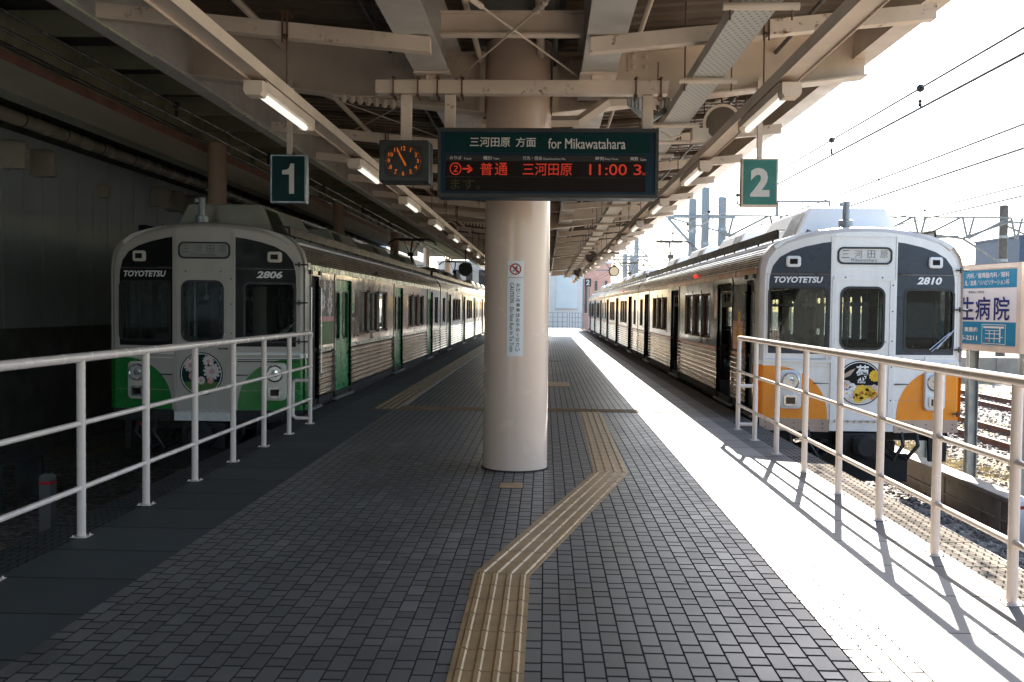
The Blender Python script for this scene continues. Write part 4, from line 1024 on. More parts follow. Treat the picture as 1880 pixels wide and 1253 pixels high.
    for car in range(3):
        s0 = car*18.1; first = car == 0
        def SF(sd): return lambda s, z, o, sd=sd: (cx+sd*(1.37+o), yf+s0+s, z)
        wins = list(groups)+([] if first else [(.55,1.5,1)])
        a0 = P['cabs'] if first else 0
        for sd in (-1, 1):
            f = SF(sd); op = [(d0, d1) for d0, d1 in doors]
            if first: op = [(.45,.95)]+op
            # lower ribbed panels
            edges = [a0]+[q for o_ in op for q in o_]+[CL]
            for i in range(0, len(edges), 2):
                a, b = edges[i], edges[i+1]
                if b-a < .05: continue
                if first and i == 0:
                    m_ = MB(); m_.plate([(a,.03),(b,.03),(b,.755),(a,.755)], [], f, .04, 0); m_.build('corner_panel', M[COLR], T_)
                    m_ = MB(); m_.plate([(a,.755),(b,.755),(b,2.1),(a,2.1)], [], f, .04, 0); m_.build('cab_side', M[RIM], T_)
                    continue
                m_ = MB(); pr = [(-.045,.12)]; n = 9
                for k in range(n):
                    z = .125+k*.0765; pr += [(-.006,z),(.018,z+.029),(.019,z+.037),(-.006,z+.06),(-.014,z+.063),(-.014,z+.073)]
                pr += [(0,.82),(-.045,.82)]
                m_.loft([[f(a, z, o) for o, z in pr], [f(b, z, o) for o, z in pr]]); m_.build('ribbed_panel', M['rib'], T_)
                m_ = MB(); m_.plate([(a,.82),(b,.82),(b,.865),(a,.865)], [], f, .03, .004); m_.build('colour_stripe', M[STR], T_)
                hs = [rrect(w0+(w1-w0)*k/n_+.03, w0+(w1-w0)*(k+1)/n_-.03, .985, 1.79, .04, 3) for w0, w1, n_ in wins if a-.01 <= w0 and w1 <= b+.01 for k in range(n_)]
                m_ = MB(); m_.plate([(a,.865),(b,.865),(b,1.985),(a,1.985)], hs, f, .05, 0)
                m_.build('side_panel', M['steel'], T_)
                m_ = MB()
                for w0, w1, n_ in wins:
                    if a-.01 <= w0 and w1 <= b+.01:
                        m_.plate([(w0-.02,.95),(w1+.02,.95),(w1+.02,.975),(w0-.02,.975)], [], f, .01, .012)
                        for k in range(1, n_): m_.plate([(w0+(w1-w0)*k/n_-.012,.975),(w0+(w1-w0)*k/n_+.012,.975),(w0+(w1-w0)*k/n_+.012,1.86),(w0+(w1-w0)*k/n_-.012,1.86)], [], f, .006, .008)
                if m_.v: m_.build('window_sill', M['steel'], T_)
            for w0, w1, n_ in wins:
                for k in range(n_):
                    a, b = w0+(w1-w0)*k/n_+.03, w0+(w1-w0)*(k+1)/n_-.03
                    m_ = MB(); m_.plate(rrect(a,b,.985,1.79,.04,3), [rrect(a+.035,b-.035,1.02,1.755,.02,2)], f, .06, -.035)
                    m_.plate([(a+.035,1.37),(b-.035,1.37),(b-.035,1.40),(a+.035,1.40)], [], f, .02, -.06) if k%1 else None
                    w = m_.build('window', M['brown'], T_)
                    m_ = MB(); m_.plate([(a+.03,1.015),(b-.03,1.015),(b-.03,1.76),(a+.03,1.76)], [], f, .005, -.06); m_.build('pane', M['glass'], w)
            # band above the windows: stripe, ribbed shoulder
            m_ = MB(); m_.plate([(a0,1.99),(CL,1.99),(CL,2.075),(a0,2.075)], [], f, .03, .003); m_.build('colour_stripe', M[STR], T_)
            pr = []
            ctr = [(1.362,2.08),(1.352,2.12),(1.343,2.15),(1.33,2.185),(1.315,2.22),(1.295,2.255),(1.27,2.29),(1.235,2.33),(1.195,2.365)]
            for i in range(len(ctr)-1):
                (u0,z0),(u1,z1) = ctr[i], ctr[i+1]
                for t, o in ((0,0),(.12,.009),(.55,.009),(.7,-.006),(.95,-.006)): pr.append((u0+(u1-u0)*t+o, z0+(z1-z0)*t+o*.4))
            pr.append(ctr[-1]); sA, sB = (a0 if first else 0), CL
            m_ = MB(); m_.loft([[(cx+sd*u, yf+s0+sA, z) for u, z in pr]+[(cx+sd*1.15, yf+s0+sA, 2.3),(cx+sd*1.3, yf+s0+sA, 2.08)], [(cx+sd*u, yf+s0+sB, z) for u, z in pr]+[(cx+sd*1.15, yf+s0+sB, 2.3),(cx+sd*1.3, yf+s0+sB, 2.08)]])
            m_.build('ribbed_shoulder', M['rib'], T_)
            # gutter and raised edge board on the roof
            m_ = MB(); m_.box(*sorted((cx+sd*1.17, cx+sd*1.2)), yf+s0+sA, yf+s0+sB, 2.36, 2.385); m_.build('roof_gutter', M['whiteroof'], T_)
            m_ = MB(); m_.box(*sorted((cx+sd*1.06, cx+sd*1.09)), yf+s0+sA+.1, yf+s0+sB-.3, 2.49, 2.6); m_.box(*sorted((cx+sd*.98, cx+sd*1.09)), yf+s0+sA+.1, yf+s0+sB-.3, 2.603, 2.615)
            for k in range(18): m_.box(*sorted((cx+sd*1.065, cx+sd*1.085)), yf+s0+sA+.4+k*.95, yf+s0+sA+.43+k*.95, 2.42, 2.53)
            m_.build('roof_edge_board', M['nearblack'], T_)
            # doors
            onplat = (sd == plat)
            for d0, d1 in op:
                cab = first and d0 < 1
                fr = MB(); z0, z1 = .05, 1.94
                fr.plate(rrect(d0-.045,d1+.045,z0-.02,z1+.05,.08,3), [rrect(d0,d1,z0,z1-.02,.06,3)], f, .07, .012); fo_ = fr.build('door_frame', M['steel'], T_)
                sl = MB(); sl.plate([(d0-.05,.0),(d1+.05,.0),(d1+.05,.03),(d0-.05,.03)], [], f, .12, .05); sl.build('door_sill', M['galv'], fo_)
                if cab:
                    m_ = MB(); m_.plate([(d0,z0),(d1,z0),(d1,z1),(d0,z1)], [rrect(d0+.08,d1-.08,1.0,1.8,.04,3)], f, .03, -.06); d = m_.build('cab_door', M['darksteel'], T_)
                    m_ = MB(); m_.plate([(d0+.08,1.0),(d1-.08,1.0),(d1-.08,1.8),(d0+.08,1.8)], [], f, .005, -.07); m_.build('pane', M['glass'], d)
                    m_ = MB(); [m_.tube([f(q,.5,.0),f(q,.5,.03),f(q,1.75,.03),f(q,1.75,.0)], .012, 8) for q in (d0-.06, d1+.07)]; m_.build('grab_rail', M['chrome'], d, smooth=True)
                    m_ = MB(); m_.box(*sorted((cx+sd*1.37, cx+sd*1.4)), yf+s0+d0-.09, yf+s0+d0+.02, 1.94, 2.0); m_.box(*sorted((cx+sd*1.37, cx+sd*1.4)), yf+s0+d1-.02, yf+s0+d1+.09, 1.94, 2.0); m_.build('rain_gutter', M['black'], T_)
                    continue
                if onplat and P['open']:
                    for a, b in ((d0, d0+.06), (d1-.06, d1)):
                        m_ = MB(); m_.plate([(a,z0),(b,z0),(b,z1-.02),(a,z1-.02)], [], f, .03, -.03); m_.build('door_leaf', M['steel'], T_)
                    continue
                mid = (d0+d1)/2
                for a, b in ((d0, mid-.004), (mid+.004, d1)):
                    wi = rrect(a+.13,b-.13,.95,1.72,.07,4)
                    m_ = MB(); m_.plate([(a,z0),(b,z0),(b,z1-.01),(a,z1-.01)], [wi], f, .035, -.035); d = m_.build('door_leaf', M[DOOR], T_)
                    m_ = MB(); m_.plate(rrect(a+.115,b-.115,.935,1.735,.08,4), [rrect(a+.145,b-.145,.965,1.705,.06,4)], f, .01, -.028); m_.build('window_gasket', M['black'], d)
                    m_ = MB(); m_.plate(wi, [], f, .005, -.05); m_.build('pane', M['glass'], d)
            # small red side lamp
            m_ = MB(); m_.lathe((cx+sd*1.35, yf+s0+6.0, 2.14), (sd,0,0), [(.035,0),(.03,.04),(.01,.05)], 10); m_.build('side_lamp', M['redlamp' if P['open'] else 'charcoal'], T_)
            m_ = MB(); m_.plate([(.0,.0),(CL,.0),(CL,.118),(.0,.118)] if not first else [(.25,.0),(CL,.0),(CL,.118),(.25,.118)], [], f, .05, -.02); m_.build('side_sill', M['under'], T_)
        # decals on the panel beside the cab
        if first:
            for sd in (-1, 1):
                f = SF(sd); m_ = MB(); m_.plate([(1.06,.9),(2.0,.9),(2.0,1.25),(1.06,1.25)], [], f, .001, .002); m_.build('decal_field', M[P['dbot']], T_)
                m_ = MB(); m_.plate([(1.06,1.25),(2.0,1.25),(2.0,1.88),(1.06,1.88)], [], f, .001, .002); m_.build('decal_field', M[P['dtop']], T_)
                m_ = MB(); m_.plate([(1.06,1.25),(2.0,1.25),(2.0,1.33),(1.06,1.33)], [], f, .001, .003); m_.build('decal_band', M[P['dband']], T_)
                for (s_, z_, r_) in P['dfl']:
                    m_ = MB()
                    for i in range(10):
                        t = 2*math.pi*i/10; d = Vector((math.cos(t), math.sin(t))); p = Vector((-d.y, d.x))*r_*.22; c = Vector((s_, z_))
                        m_.add([f(*q, .0045) for q in (c+d*r_*.15, c+d*r_*.6+p, c+d*r_, c+d*r_*.6-p)], [(0,1,2,3)])
                    m_.build('decal_flower', M[P['dfc']], T_)
                m_ = MB(); m_.plate([(3.5,1.35),(3.72,1.35),(3.72,1.8),(3.5,1.8)], [], f, .001, .002); m_.build('decal_tag', M[STR], T_)
                sgn = sd
                text(number, .2, .06, f(3.61, 1.27, .003), 'lettering', M['signwhite'], T_, right=(0, sgn, 0), up=(0,0,1), bold=.03) if sd == 1 else text(number, .2, .06, f(3.61, 1.27, .003), 'lettering', M['signwhite'], T_, right=(0,-1,0), bold=.03)
        # roof
        m_ = MB(); rp = [(u, z) for u, z in PROF if z > 2.3]; rp = [(1.2,2.37)]+[q for q in rp if abs(q[0]) < 1.19]+[(-1.2,2.37)]
        ya, yb = yf+s0+(.09 if first else 0), yf+s0+CL
        m_.loft([[(cx+u, ya, z) for u, z in rp]+[(cx+u*.97, ya, z-.04) for u, z in rp[::-1]], [(cx+u, yb, z) for u, z in rp]+[(cx+u*.97, yb, z-.04) for u, z in rp[::-1]]])
        m_.build('roof', M[P['roof']], T_, smooth=True)
        # end walls
        for yy, isf in ((yf+s0+CL-.05, 0),)+(() if first else ((yf+s0, 0),)):
            m_ = MB(); m_.plate([(u, max(z, .05)) for u, z in inset(.01, 0)], [rrect(-.4,.4,.15,1.95,.05)], lambda u, v, o, yy=yy: (cx+u, yy-o, v), .05); m_.build('end_wall', M['steel'], T_)
        # air conditioning units
        for k in range(4):
            ya = yf+s0+.75+4.55*k
            if car == 1 and k == 0: ya += 0
            if car > 0 and k == (0 if car == 1 else 0): continue
            lo = [(.74,2.5),(-.74,2.5)]; m_ = MB()
            bt = [(-.76,ya,2.48),(.76,ya,2.48),(.76,ya+3.1,2.48),(-.76,ya+3.1,2.48)]
            tp = [(-.54,ya+.1,2.97),(.54,ya+.1,2.97),(.54,ya+2.4,2.97),(-.54,ya+2.4,2.97)]
            mid_ = [(-.64,ya+.04,2.8),(.64,ya+.04,2.8),(.66,ya+2.75,2.8),(-.66,ya+2.75,2.8)]
            m_.loft([[(cx+a,b,c) for a,b,c in g] for g in (bt,tp)])
            ac = m_.build('air_conditioner', M[P['ac']], T_, bevel=.035)
            for sd in (-1, 1):
                g = MB()
                def ap(t, h, o=0): # on the sloped side
                    u = .76-.22*(.45*h+.04)/.49; return (cx+sd*(u+.008), ya+t, 2.52+.45*h+.004)
                g.add([ap(.12,.1),ap(.95,.1),ap(.85,.85),ap(.2,.85)], [(0,1,2,3)]); g.build('vent_grille', M['charcoal'], ac)
        for k in range(3):
            m_ = MB(); yq = yf+s0+4.2+4.55*k; m_.box(cx-.45, cx+.45, yq, yq+.35, 2.6, 2.72); m_.build('roof_vent', M['greysteel'], T_, bevel=.02)
        # pantograph on cars two and three
        if car > 0:
            yp = yf+s0+(3.2 if car == 1 else 1.9)
            m_ = MB(); m_.box(cx-.75, cx+.75, yp-.9, yp-.8, 2.68, 2.76); m_.box(cx-.75, cx+.75, yp+.8, yp+.9, 2.68, 2.76); m_.box(cx-.05, cx+.05, yp-.9, yp+.9, 2.68, 2.74)
            for u in (-.6,.6):
                for q in (-.85,.85): m_.lathe((cx+u, yp+q, 2.56), (0,0,1), [(.05,0),(.07,.04),(.05,.06),(.07,.08),(.05,.12)], 10)
            m_.box(cx-.4, cx+.4, yp-2.3, yp-1.3, 2.6, 2.82)
            pb = m_.build('pantograph', M['darksteel'], T_)
            m_ = MB(); m_.tube([(cx,yp+.75,2.78),(cx,yp-.35,3.3)], .045, 8); m_.tube([(cx,yp-.35,3.3),(cx,yp+.1,3.82)], .03, 8); m_.tube([(cx+.12,yp+.7,2.78),(cx+.05,yp-.32,3.24)], .015, 6); m_.lathe((cx-.1,yp-.35,3.3), (1,0,0), [(.07,0),(.07,.2)], 10)
            m_.tube([(cx-.03,yp-.3,3.3),(cx-.3,yp+.08,3.8)], .012, 6); m_.tube([(cx+.03,yp-.3,3.3),(cx+.3,yp+.08,3.8)], .012, 6); m_.build('pantograph_arm', M['darksteel'], pb)
            m_ = MB()
            for q in (-.13,.13): m_.tube([(cx-.85,yp+.1+q,3.66),(cx-.76,yp+.1+q,3.77),(cx-.6,yp+.1+q,3.85),(cx-.45,yp+.1+q,3.87),(cx+.45,yp+.1+q,3.87),(cx+.6,yp+.1+q,3.85),(cx+.76,yp+.1+q,3.77),(cx+.85,yp+.1+q,3.66)], .02, 6)
            m_.box(cx-.45, cx+.45, yp-.02, yp+.22, 3.8, 3.84); m_.build('contact_strip', M['darksteel'], pb)
        # interior
        m_ = MB(); m_.box(cx-1.3, cx+1.3, yf+s0+.3, yf+s0+CL-.06, .0, .05); m_.build('floor', M['ifloor'], T_)
        m_ = MB(); m_.box(cx-1.28, cx+1.28, yf+s0+.3, yf+s0+CL-.06, 2.1, 2.14); m_.build('ceiling', M['interior'], T_)
        for sd in (-1, 1):
            for a, b in ((3.6,8.1),(9.8,14.3),(16.0,17.7)):
                m_ = MB(); x0, x1 = sorted((cx+sd*.85, cx+sd*1.3)); m_.box(x0, x1, yf+s0+a, yf+s0+b, .3, .45); x0, x1 = sorted((cx+sd*1.2, cx+sd*1.3)); m_.box(x0, x1, yf+s0+a, yf+s0+b, .45, .9); m_.build('bench_seat', M['seat'], T_, bevel=.03)
            m_ = MB(); m_.tube([(cx+sd*.8, yf+s0+2, 1.85),(cx+sd*.8, yf+s0+17.5, 1.85)], .014, 6)
            for s_ in (2.0,3.55,8.15,9.75,14.35,15.95): m_.tube([(cx+sd*.85, yf+s0+s_, .1),(cx+sd*.85, yf+s0+s_, 2.1)], .014, 8)
            m_.build('stanchion', M['chrome'], T_)
            for k in range(40 if first else 0):
                m_ = MB(); m_.tube([(cx+sd*.8, yf+s0+2.4+k*.37, 1.84),(cx+sd*.8, yf+s0+2.4+k*.37, 1.66)], .008, 4); m_.lathe((cx+sd*.8, yf+s0+2.4+k*.37, 1.61), (0,1,0), [(.045,-.008),(.045,.008)], 8)
                m_.build('hanging_strap', M['signwhite'], T_)
        if first:
            m_ = MB(); m_.plate([(-1.29,.05),(1.29,.05),(1.29,2.1),(-1.29,2.1)], [rrect(-1.2,-.5,.95,1.9,.03), rrect(-.38,.38,.9,1.95,.03), rrect(.5,1.0,1.0,1.8,.03)], lambda u, v, o: (cx+u, yf+1.75-o, v), .04); m_.build('cab_partition', M['partition'], T_)
            m_ = MB(); m_.box(cx-1.2, cx-.45, yf+.28, yf+.75, .05, .92); m_.box(cx+.5, cx+1.2, yf+.28, yf+.55, .05, .8); m_.box(cx-.9, cx-.55, yf+.5, yf+.62, .92, 1.08); m_.build('driving_desk', M['darksteel'], T_, bevel=.02)
            m_ = MB(); m_.tube([(cx-.42,yf+.5,.1),(cx-.42,yf+.5,2.0)], .03, 8); m_.box(cx-.5,cx-.4,yf+.45,yf+.5,1.25,1.6); m_.build('cab_post', M['interior'], T_)
            m_ = MB(); m_.box(cx+.62, cx+1.2, yf+.75, yf+.78, 1.05, 1.78) if P['orangey'] else m_.box(cx+.55, cx+.75, yf+.4, yf+.42, 1.0, 1.75); m_.build('cab_blind', M['under' if P['orangey'] else 'interior'], T_)
        # underframe, equipment and bogies
        m_ = MB(); m_.box(cx-1.25, cx+1.25, yf+s0+(.35 if first else .1), yf+s0+CL, -.28, -.02); m_.build('underframe', M['under'], T_)
        for k, (a, b, u0, u1, zz) in enumerate(((5.2,6.9,-1.2,-.3,-.85),(5.4,7.2,.3,1.2,-.8),(7.5,9.2,-1.2,.2,-.8),(9.6,11,.1,1.2,-.85),(9.5,12.2,-1.2,-.4,-.82))):
            m_ = MB(); m_.box(cx+u0, cx+u1, yf+s0+a, yf+s0+b, zz, -.281); m_.build('equipment_box', M['under'], T_, bevel=.03)
        for yb_ in (3.1, 14.9):
            y_ = yf+s0+yb_; m_ = MB()
            for sd in (-1, 1):
                x = cx+sd*.95; m_.box(x-.07, x+.07, y_-1.5, y_+1.5, -.62, -.45); m_.box(x-.12, x+.12, y_-1.2, y_-.9, -.82, -.5); m_.box(x-.12, x+.12, y_+.9, y_+1.2, -.82, -.5); m_.box(x-.15, x+.15, y_-.3, y_+.3, -.7, -.3)
            m_.box(cx-.9, cx+.9, y_-.25, y_+.25, -.6, -.35); m_.box(cx-.9, cx+.9, y_-1.55, y_-1.45, -.62, -.5); b = m_.build('bogie', M['under'], T_, bevel=.02)
            for q in (-1.05, 1.05):
                for sd in (-1, 1):
                    m_ = MB(); m_.lathe((cx+sd*.5, y_+q, -.67), (sd,0,0), [(.46,0),(.44,.03),(.43,.12),(.3,.13),(.12,.16)], 28); m_.build('wheel', M['under'], b, smooth=True)
                m_ = MB(); m_.tube([(cx-.5,y_+q,-.67),(cx+.5,y_+q,-.67)], .07, 10); m_.build('axle', M['under'], b)
        if first:
            m_ = MB(); m_.box(cx-.14, cx+.14, yf-.25, yf+.9, -.42, -.2); m_.lathe((cx, yf-.3, -.3), (0,1,0), [(.13,0),(.18,.06),(.18,.12),(.1,.2)], 16); m_.box(cx-.3, cx+.3, yf-.05, yf+.1, -.5, -.15); m_.build('coupler', M['under'], T_, bevel=.01)
            for u in (-.95,-.7,.55,.75):
                m_ = MB(); m_.tube([(cx+u,yf+.05,-.12),(cx+u,yf-.03,-.3),(cx+u*.8,yf+.0,-.5),(cx+u*.6,yf+.1,-.42),(cx+u*.5,yf+.2,-.25)], .025, 8)
                m_.build('air_hose', M['black'], T_, smooth=True)
            m_ = MB(); m_.tube([(cx-.9,yf-.0,-.17),(cx-.84,yf-.05,-.18)], .03, 8); m_.build('hose_cock', M['red'], T_)
            for u in (-1.16, 1.02, 1.18):
                m_ = MB(); m_.loft([[(cx+u-.05,yf+.2,-.14),(cx+u+.05,yf+.2,-.14),(cx+u+.05,yf+.26,-.14),(cx+u-.05,yf+.26,-.14)],[(cx+u-.035,yf+.2,-.55),(cx+u+.035,yf+.2,-.55),(cx+u+.035,yf+.26,-.55),(cx+u-.035,yf+.26,-.55)]]); m_.build('step_iron', M['under'], T_)
            m_ = MB(); m_.box(cx-.95, cx+.95, yf+.9, yf+.95, -.95, -.55); m_.build('rail_guard', M['under'], T_)
        if car < 2:
            m_ = MB(); m_.box(cx-1.1, cx+1.1, yf+s0+CL+.0, yf+s0+18.1, .05, 2.25); m_.build('gangway', M['black'], T_)
    return T_
M['rollgrey'] = mat('grey roll sign', (.3,.3,.27), .5, var=.05); M['dimink'] = mat('faded roll sign ink', (.12,.12,.12), .6)
train(4.28, 13.55, '2810', 'stainless commuter train with orange corners, open doors and fleet number 2810',
      dict(plat=-1, col='orange', stripe='orangestripe', mask='slate', rim='warmwhite', facew='white', door='steel', cabs=.3, open=True, orangey=True, roof='whiteroof', ac='whiteroof',
           ez=.5, etop='nearblack', ebot='creamsign', dbot='orangestripe', dtop='charcoal', dband='farpink', dfl=[(1.3,1.1,.14),(1.7,1.15,.16),(1.5,1.4,.12)], dfc='yellow'))
train(-4.72, 13.65, '2806', 'stainless commuter train with green corners, closed green doors and fleet number 2806',
      dict(plat=1, col='green', stripe='greenstripe', mask='nearblack', rim='rimshade', facew='rimshade', door='greendoor', cabs=.3, open=False, orangey=False, roof='greysteel', ac='acgrey', lines=True,
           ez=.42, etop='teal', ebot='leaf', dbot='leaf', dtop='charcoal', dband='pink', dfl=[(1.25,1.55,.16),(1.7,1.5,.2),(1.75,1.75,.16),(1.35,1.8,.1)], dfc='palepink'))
# ================= station building over the green train =================
B = thing('station_building', (-10.1, 20, -1.4), 'grey panelled station hall wall and dark ribbed ceiling behind the green train', 'building')
WX, WY = -10., 58.
m_ = MB(); m_.box(WX-.2, WX, Y0, WY, -1.46, 1.0); m_.build('lower_wall', mat('grimy block wall base', (.26,.26,.23), .8, var=.3, bump=.2), B)
m_ = MB(); y = Y0
pan = []
while y < WY:
    m_.box(WX-.15, WX-.03, y+.012, y+.73-.012, 1.003, 4.7); y += .73
m_.box(WX-.2, WX-.152, Y0, WY, 1.003, 4.7); m_.build('panel_wall', M['wallpanel'], B)
m_ = MB(); m_.box(WX-.3, WX+.35, Y0, WY, 4.703, 4.8); m_.box(WX-.3, WX-.02, Y0, WY, 4.8, 6.4); m_.build('upper_wall', M['darkwall'], B)
m_ = MB(); m_.box(-8.35, -8.0, Y0, WY+4, 4.62, 5.05); m_.build('eaves_beam', M['bandp'], B)
m_ = MB(); m_.box(-8.3, -8.06, Y0, WY+4, 5.055, 5.23); m_.build('eaves_beam', M['pinkband'], B)
m_ = MB(); m_.box(-8.2, -8.1, Y0, WY+4, 5.25, 5.8); m_.build('ledge_wall', M['oldgreen'], B)
m_ = MB(); m_.tube([(-7.98,Y0,5.27),(-7.98,WY,5.27)], .04, 8); m_.build('conduit', M['darksteel'], B)
m_ = MB(); m_.box(WX-.3, -3.55, -1.5, 88, 5.9, 6.0); m_.build('ceiling', M['ceil'], B)
m_ = MB(); m_.box(WX-.3, -8.4, Y0, WY, 5.0, 5.04); m_.build('soffit', M['ceil'], B)
m_ = MB(); m_.box(-3.6, -3.55, Y0, 88, 4.4, 6.0); m_.build('ceiling', M['darkwall'], B)
y = .5
while y < 86:
    m_ = MB(); m_.box(-8.09, -3.6, y-.07, y+.07, 5.5, 5.515); m_.box(-8.09, -3.6, y-.006, y+.006, 5.516, 5.88); m_.box(-8.09,-7.98,y-.09,y+.09,5.3,5.86)
    m_.build('ceiling_rib', M['oldgreen'], B); y += 2.05
for k in range(-1, 5):
    y = 22.9+13.5*k
    m_ = MB(); m_.lathe((-7.62,y,-1.4), (0,0,1), [(.215,0),(.215,6.6)], 28); m_.build('column', M['column'], B, smooth=True)
for yv, r_, z_ in ((18.15,.3,4.25),(19.2,.3,4.25),(22.05,.16,4.02),(25.15,.3,4.25),(26.1,.3,4.25),(27.2,.3,4.25)):
    m_ = MB(); pr = []
    n = 14
    rings = []
    for x_, sc_ in ((WX-.02,1.),(WX+.12,1.),(WX+.34*r_/.3,.86),(WX+.42*r_/.3,.6)):
        g = [(x_, yv-r_*.5*1.15*sc_, z_-r_), (x_, yv-r_*.5*sc_, z_+r_*.3)]
        for i in range(1, 8): t = math.pi*(1-i/8); g.append((x_, yv+r_*.5*sc_*math.cos(t)*1.0, z_+r_*.3+r_*.5*sc_*math.sin(t)))
        g += [(x_, yv+r_*.5*sc_, z_+r_*.3), (x_, yv+r_*.5*1.15*sc_, z_-r_)]; rings.append(g)
    m_.loft(rings); m_.build('vent_hood', M['pipe'], B, smooth=True)
m_ = MB(); m_.box(WX, WX+.3, 29.2, 29.5, 1.0, 4.6); m_.build('downpipe', M['pipe'], B)
m_ = MB(); m_.box(-4.6, 6.0, Y0-.3, Y0, -1.4, 6.4); m_.build('end_wall', M['darkwall'], B)  # unseen wall added behind the camera, sized to hold back daylight
# drain pipe
t = thing('drain_pipe', (-9.25, 20, 4.58), 'long greige pipe hung level with black clamps along the hall wall', 'pipe')
m_ = MB(); m_.tube([(-9.25,Y0,4.7),(-9.25,WY,4.7)], .125, 20); m_.build('pipe_run', M['pipe'], t, smooth=True)
y = 8.
while y < 50:
    m_ = MB(); m_.lathe((-9.25,y,4.7), (0,1,0), [(.126,-.014),(.131,-.012),(.131,.012),(.126,.014)], 20); m_.tube([(-9.25,y+.8,4.82),(-9.25,y+.8,5.02)], .01, 6); m_.box(-9.29,-9.21,y+.77,y+.83,4.8,4.86); m_.build('pipe_clamp', M['black'], t); y += 1.55
m_ = MB(); 
for s_, z_ in ((0,.9),): 
    pass
# dim clutter on the hall side of the green train's track
for (x, y, a, b, h, lab) in ((-7.9,12.2,.5,1.4,.55,'low grey bench box nearest the hall wall foot'),(-7.9,14.4,.5,1.4,.62,'second low grey bench box along the hall wall foot')):
    m_ = MB(); m_.box(x-a/2, x+a/2, y-b/2, y+b/2, -1.46+h, -1.42+h); m_.box(x-a/2+.05, x+a/2-.05, y-b/2+.08, y-b/2+.16, -1.46, -1.46+h); m_.box(x-a/2+.05, x+a/2-.05, y+b/2-.16, y+b/2-.08, -1.46, -1.46+h)
    solo(m_, 'concrete_bench', M['darkwall'], lab, 'bench')
def marker(x, y, z0, h, lab, r_=.06):
    t = thing('marker_post', (x, y, z0), lab, 'marker post', 'white track marker posts')
    m_ = MB(); m_.loft([[(x-r_,y-r_,z0),(x+r_,y-r_,z0),(x+r_,y+r_,z0),(x-r_,y+r_,z0)],[(x-r_,y-r_,z0+h-.04),(x+r_,y-r_,z0+h-.04),(x+r_,y+r_,z0+h-.04),(x-r_,y+r_,z0+h-.04)],[(x-r_*.5,y-r_*.5,z0+h),(x+r_*.5,y-r_*.5,z0+h),(x+r_*.5,y+r_*.5,z0+h),(x-r_*.5,y+r_*.5,z0+h)]]); m_.build('post', M['cleanwhite' if x > 0 else 'shadewhite'], t)
    m_ = MB(); m_.box(x-r_-.002, x+r_+.002, y-r_-.003, y+r_+.003, z0+h-.13, z0+h-.09); m_.build('red_band', M['red'], t)
marker(-5.95, 11.7, -1.4, .85, 'small white post with a red band in the dark beside the green train track', .07)
marker(5.95, 12.5, -1.46, .66, 'white post with a red band against the low concrete wall', .06)

# ================= overhead wires =================
def wire(name, x, zs, r_, lab, y0=-6, y1=110, grp='overhead contact wires', beads=None, x2=None):
    t = thing(name, (x, 0, zs), lab, 'wire', grp)
    m_ = MB(); m_.tube([(x,y0,zs),(x2 if x2 is not None else x,y1,zs)], r_, 6); m_.build('strand', M['black'], t)
    return t
def catenary(x, zc, zm, lab, y0, ys, y1=110):
    e = .012 if x > 9 else 0.
    t = thing('overhead_wire', (x, y0, zc), lab, 'wire', 'overhead wires over the tracks')
    m_ = MB(); m_.tube([(x,y0,zc),(x,y1,zc)], .0145+e, 6); m_.build('contact_wire', M['black'], t)
    m_ = MB(); m_.tube([(x,y0,zm),(x,y1,zm)], .0125+e, 6); m_.build('messenger_wire', M['black'], t)
    for y in ys:
        m_ = MB(); m_.lathe((x,y,zm), (0,1,0), [(.02,-.03),(.045,-.015),(.045,.015),(.02,.03)], 12); m_.build('pulley', M['black'], t)
        m_ = MB(); m_.tube([(x,y,zc),(x,y,zm-.04)], .006, 5); m_.lathe((x,y,zc+.02), (0,0,1), [(.012,0),(.026,.02),(.012,.04),(.026,.06),(.012,.08)], 8); m_.build('dropper', M['black'], t)
catenary(4.28, 3.84, 4.07, 'pair of black wires with pulleys above the orange train', -6, [8.2,11.7,15.25,19,22.6,26.5,30.5,34])
catenary(-4.72, 3.86, 4.02, 'black overhead wires above the green train under the hall ceiling', -6, [12.6,16.8,21,25.5,30])
catenary(9.83, 4.9, 5.4, 'thin wires over the nearer empty track', -6, [30,38,46])
catenary(13.43, 4.8, 5.1, 'thin wires over the farther empty track', -6, [24,36,46])

# ================= hospital billboard =================
BB = Vector((6.92, 14.7, 0)); bd = Vector((-.18, .984, 0)).normalized(); bn = Vector((bd.y, -bd.x, 0))      # bn points away from the platform
z0, z1, LB = .90, 2.235, 3.6
t = thing('hospital_billboard', (6.92, 14.7, -1.46), 'teal and white hospital billboard on steel posts beyond the orange train', 'billboard')
def bp(s, z, o=0): q = BB+bd*s-bn*o; return (q.x, q.y, z)        # o > 0 towards the platform
m_ = MB(); m_.add([bp(a, z, o) for z in (z0, z1) for a, o in ((0,0),(LB,0),(LB,-.5),(0,-.5))], [(0,1,2,3),(4,5,6,7),(0,1,5,4),(1,2,6,5),(2,3,7,6),(3,0,4,7)]); m_.build('cabinet', M['creamsign'], t)
m_ = MB(); fb = lambda s, z, o: bp(s, z, o)
m_.plate([(0,z0),(LB,z0),(LB,z1),(0,z1)], [[(.1,z0+.09),(LB-.1,z0+.09),(LB-.1,z1-.07),(.1,z1-.07)]], fb, .03, .03); m_.build('frame', M['beige'], t)
m_ = MB(); m_.plate([(.11,z0+.1),(LB-.11,z0+.1),(LB-.11,z1-.08),(.11,z1-.08)], [], fb, .002, .005); fc_ = m_.build('face', M['signface'], t)
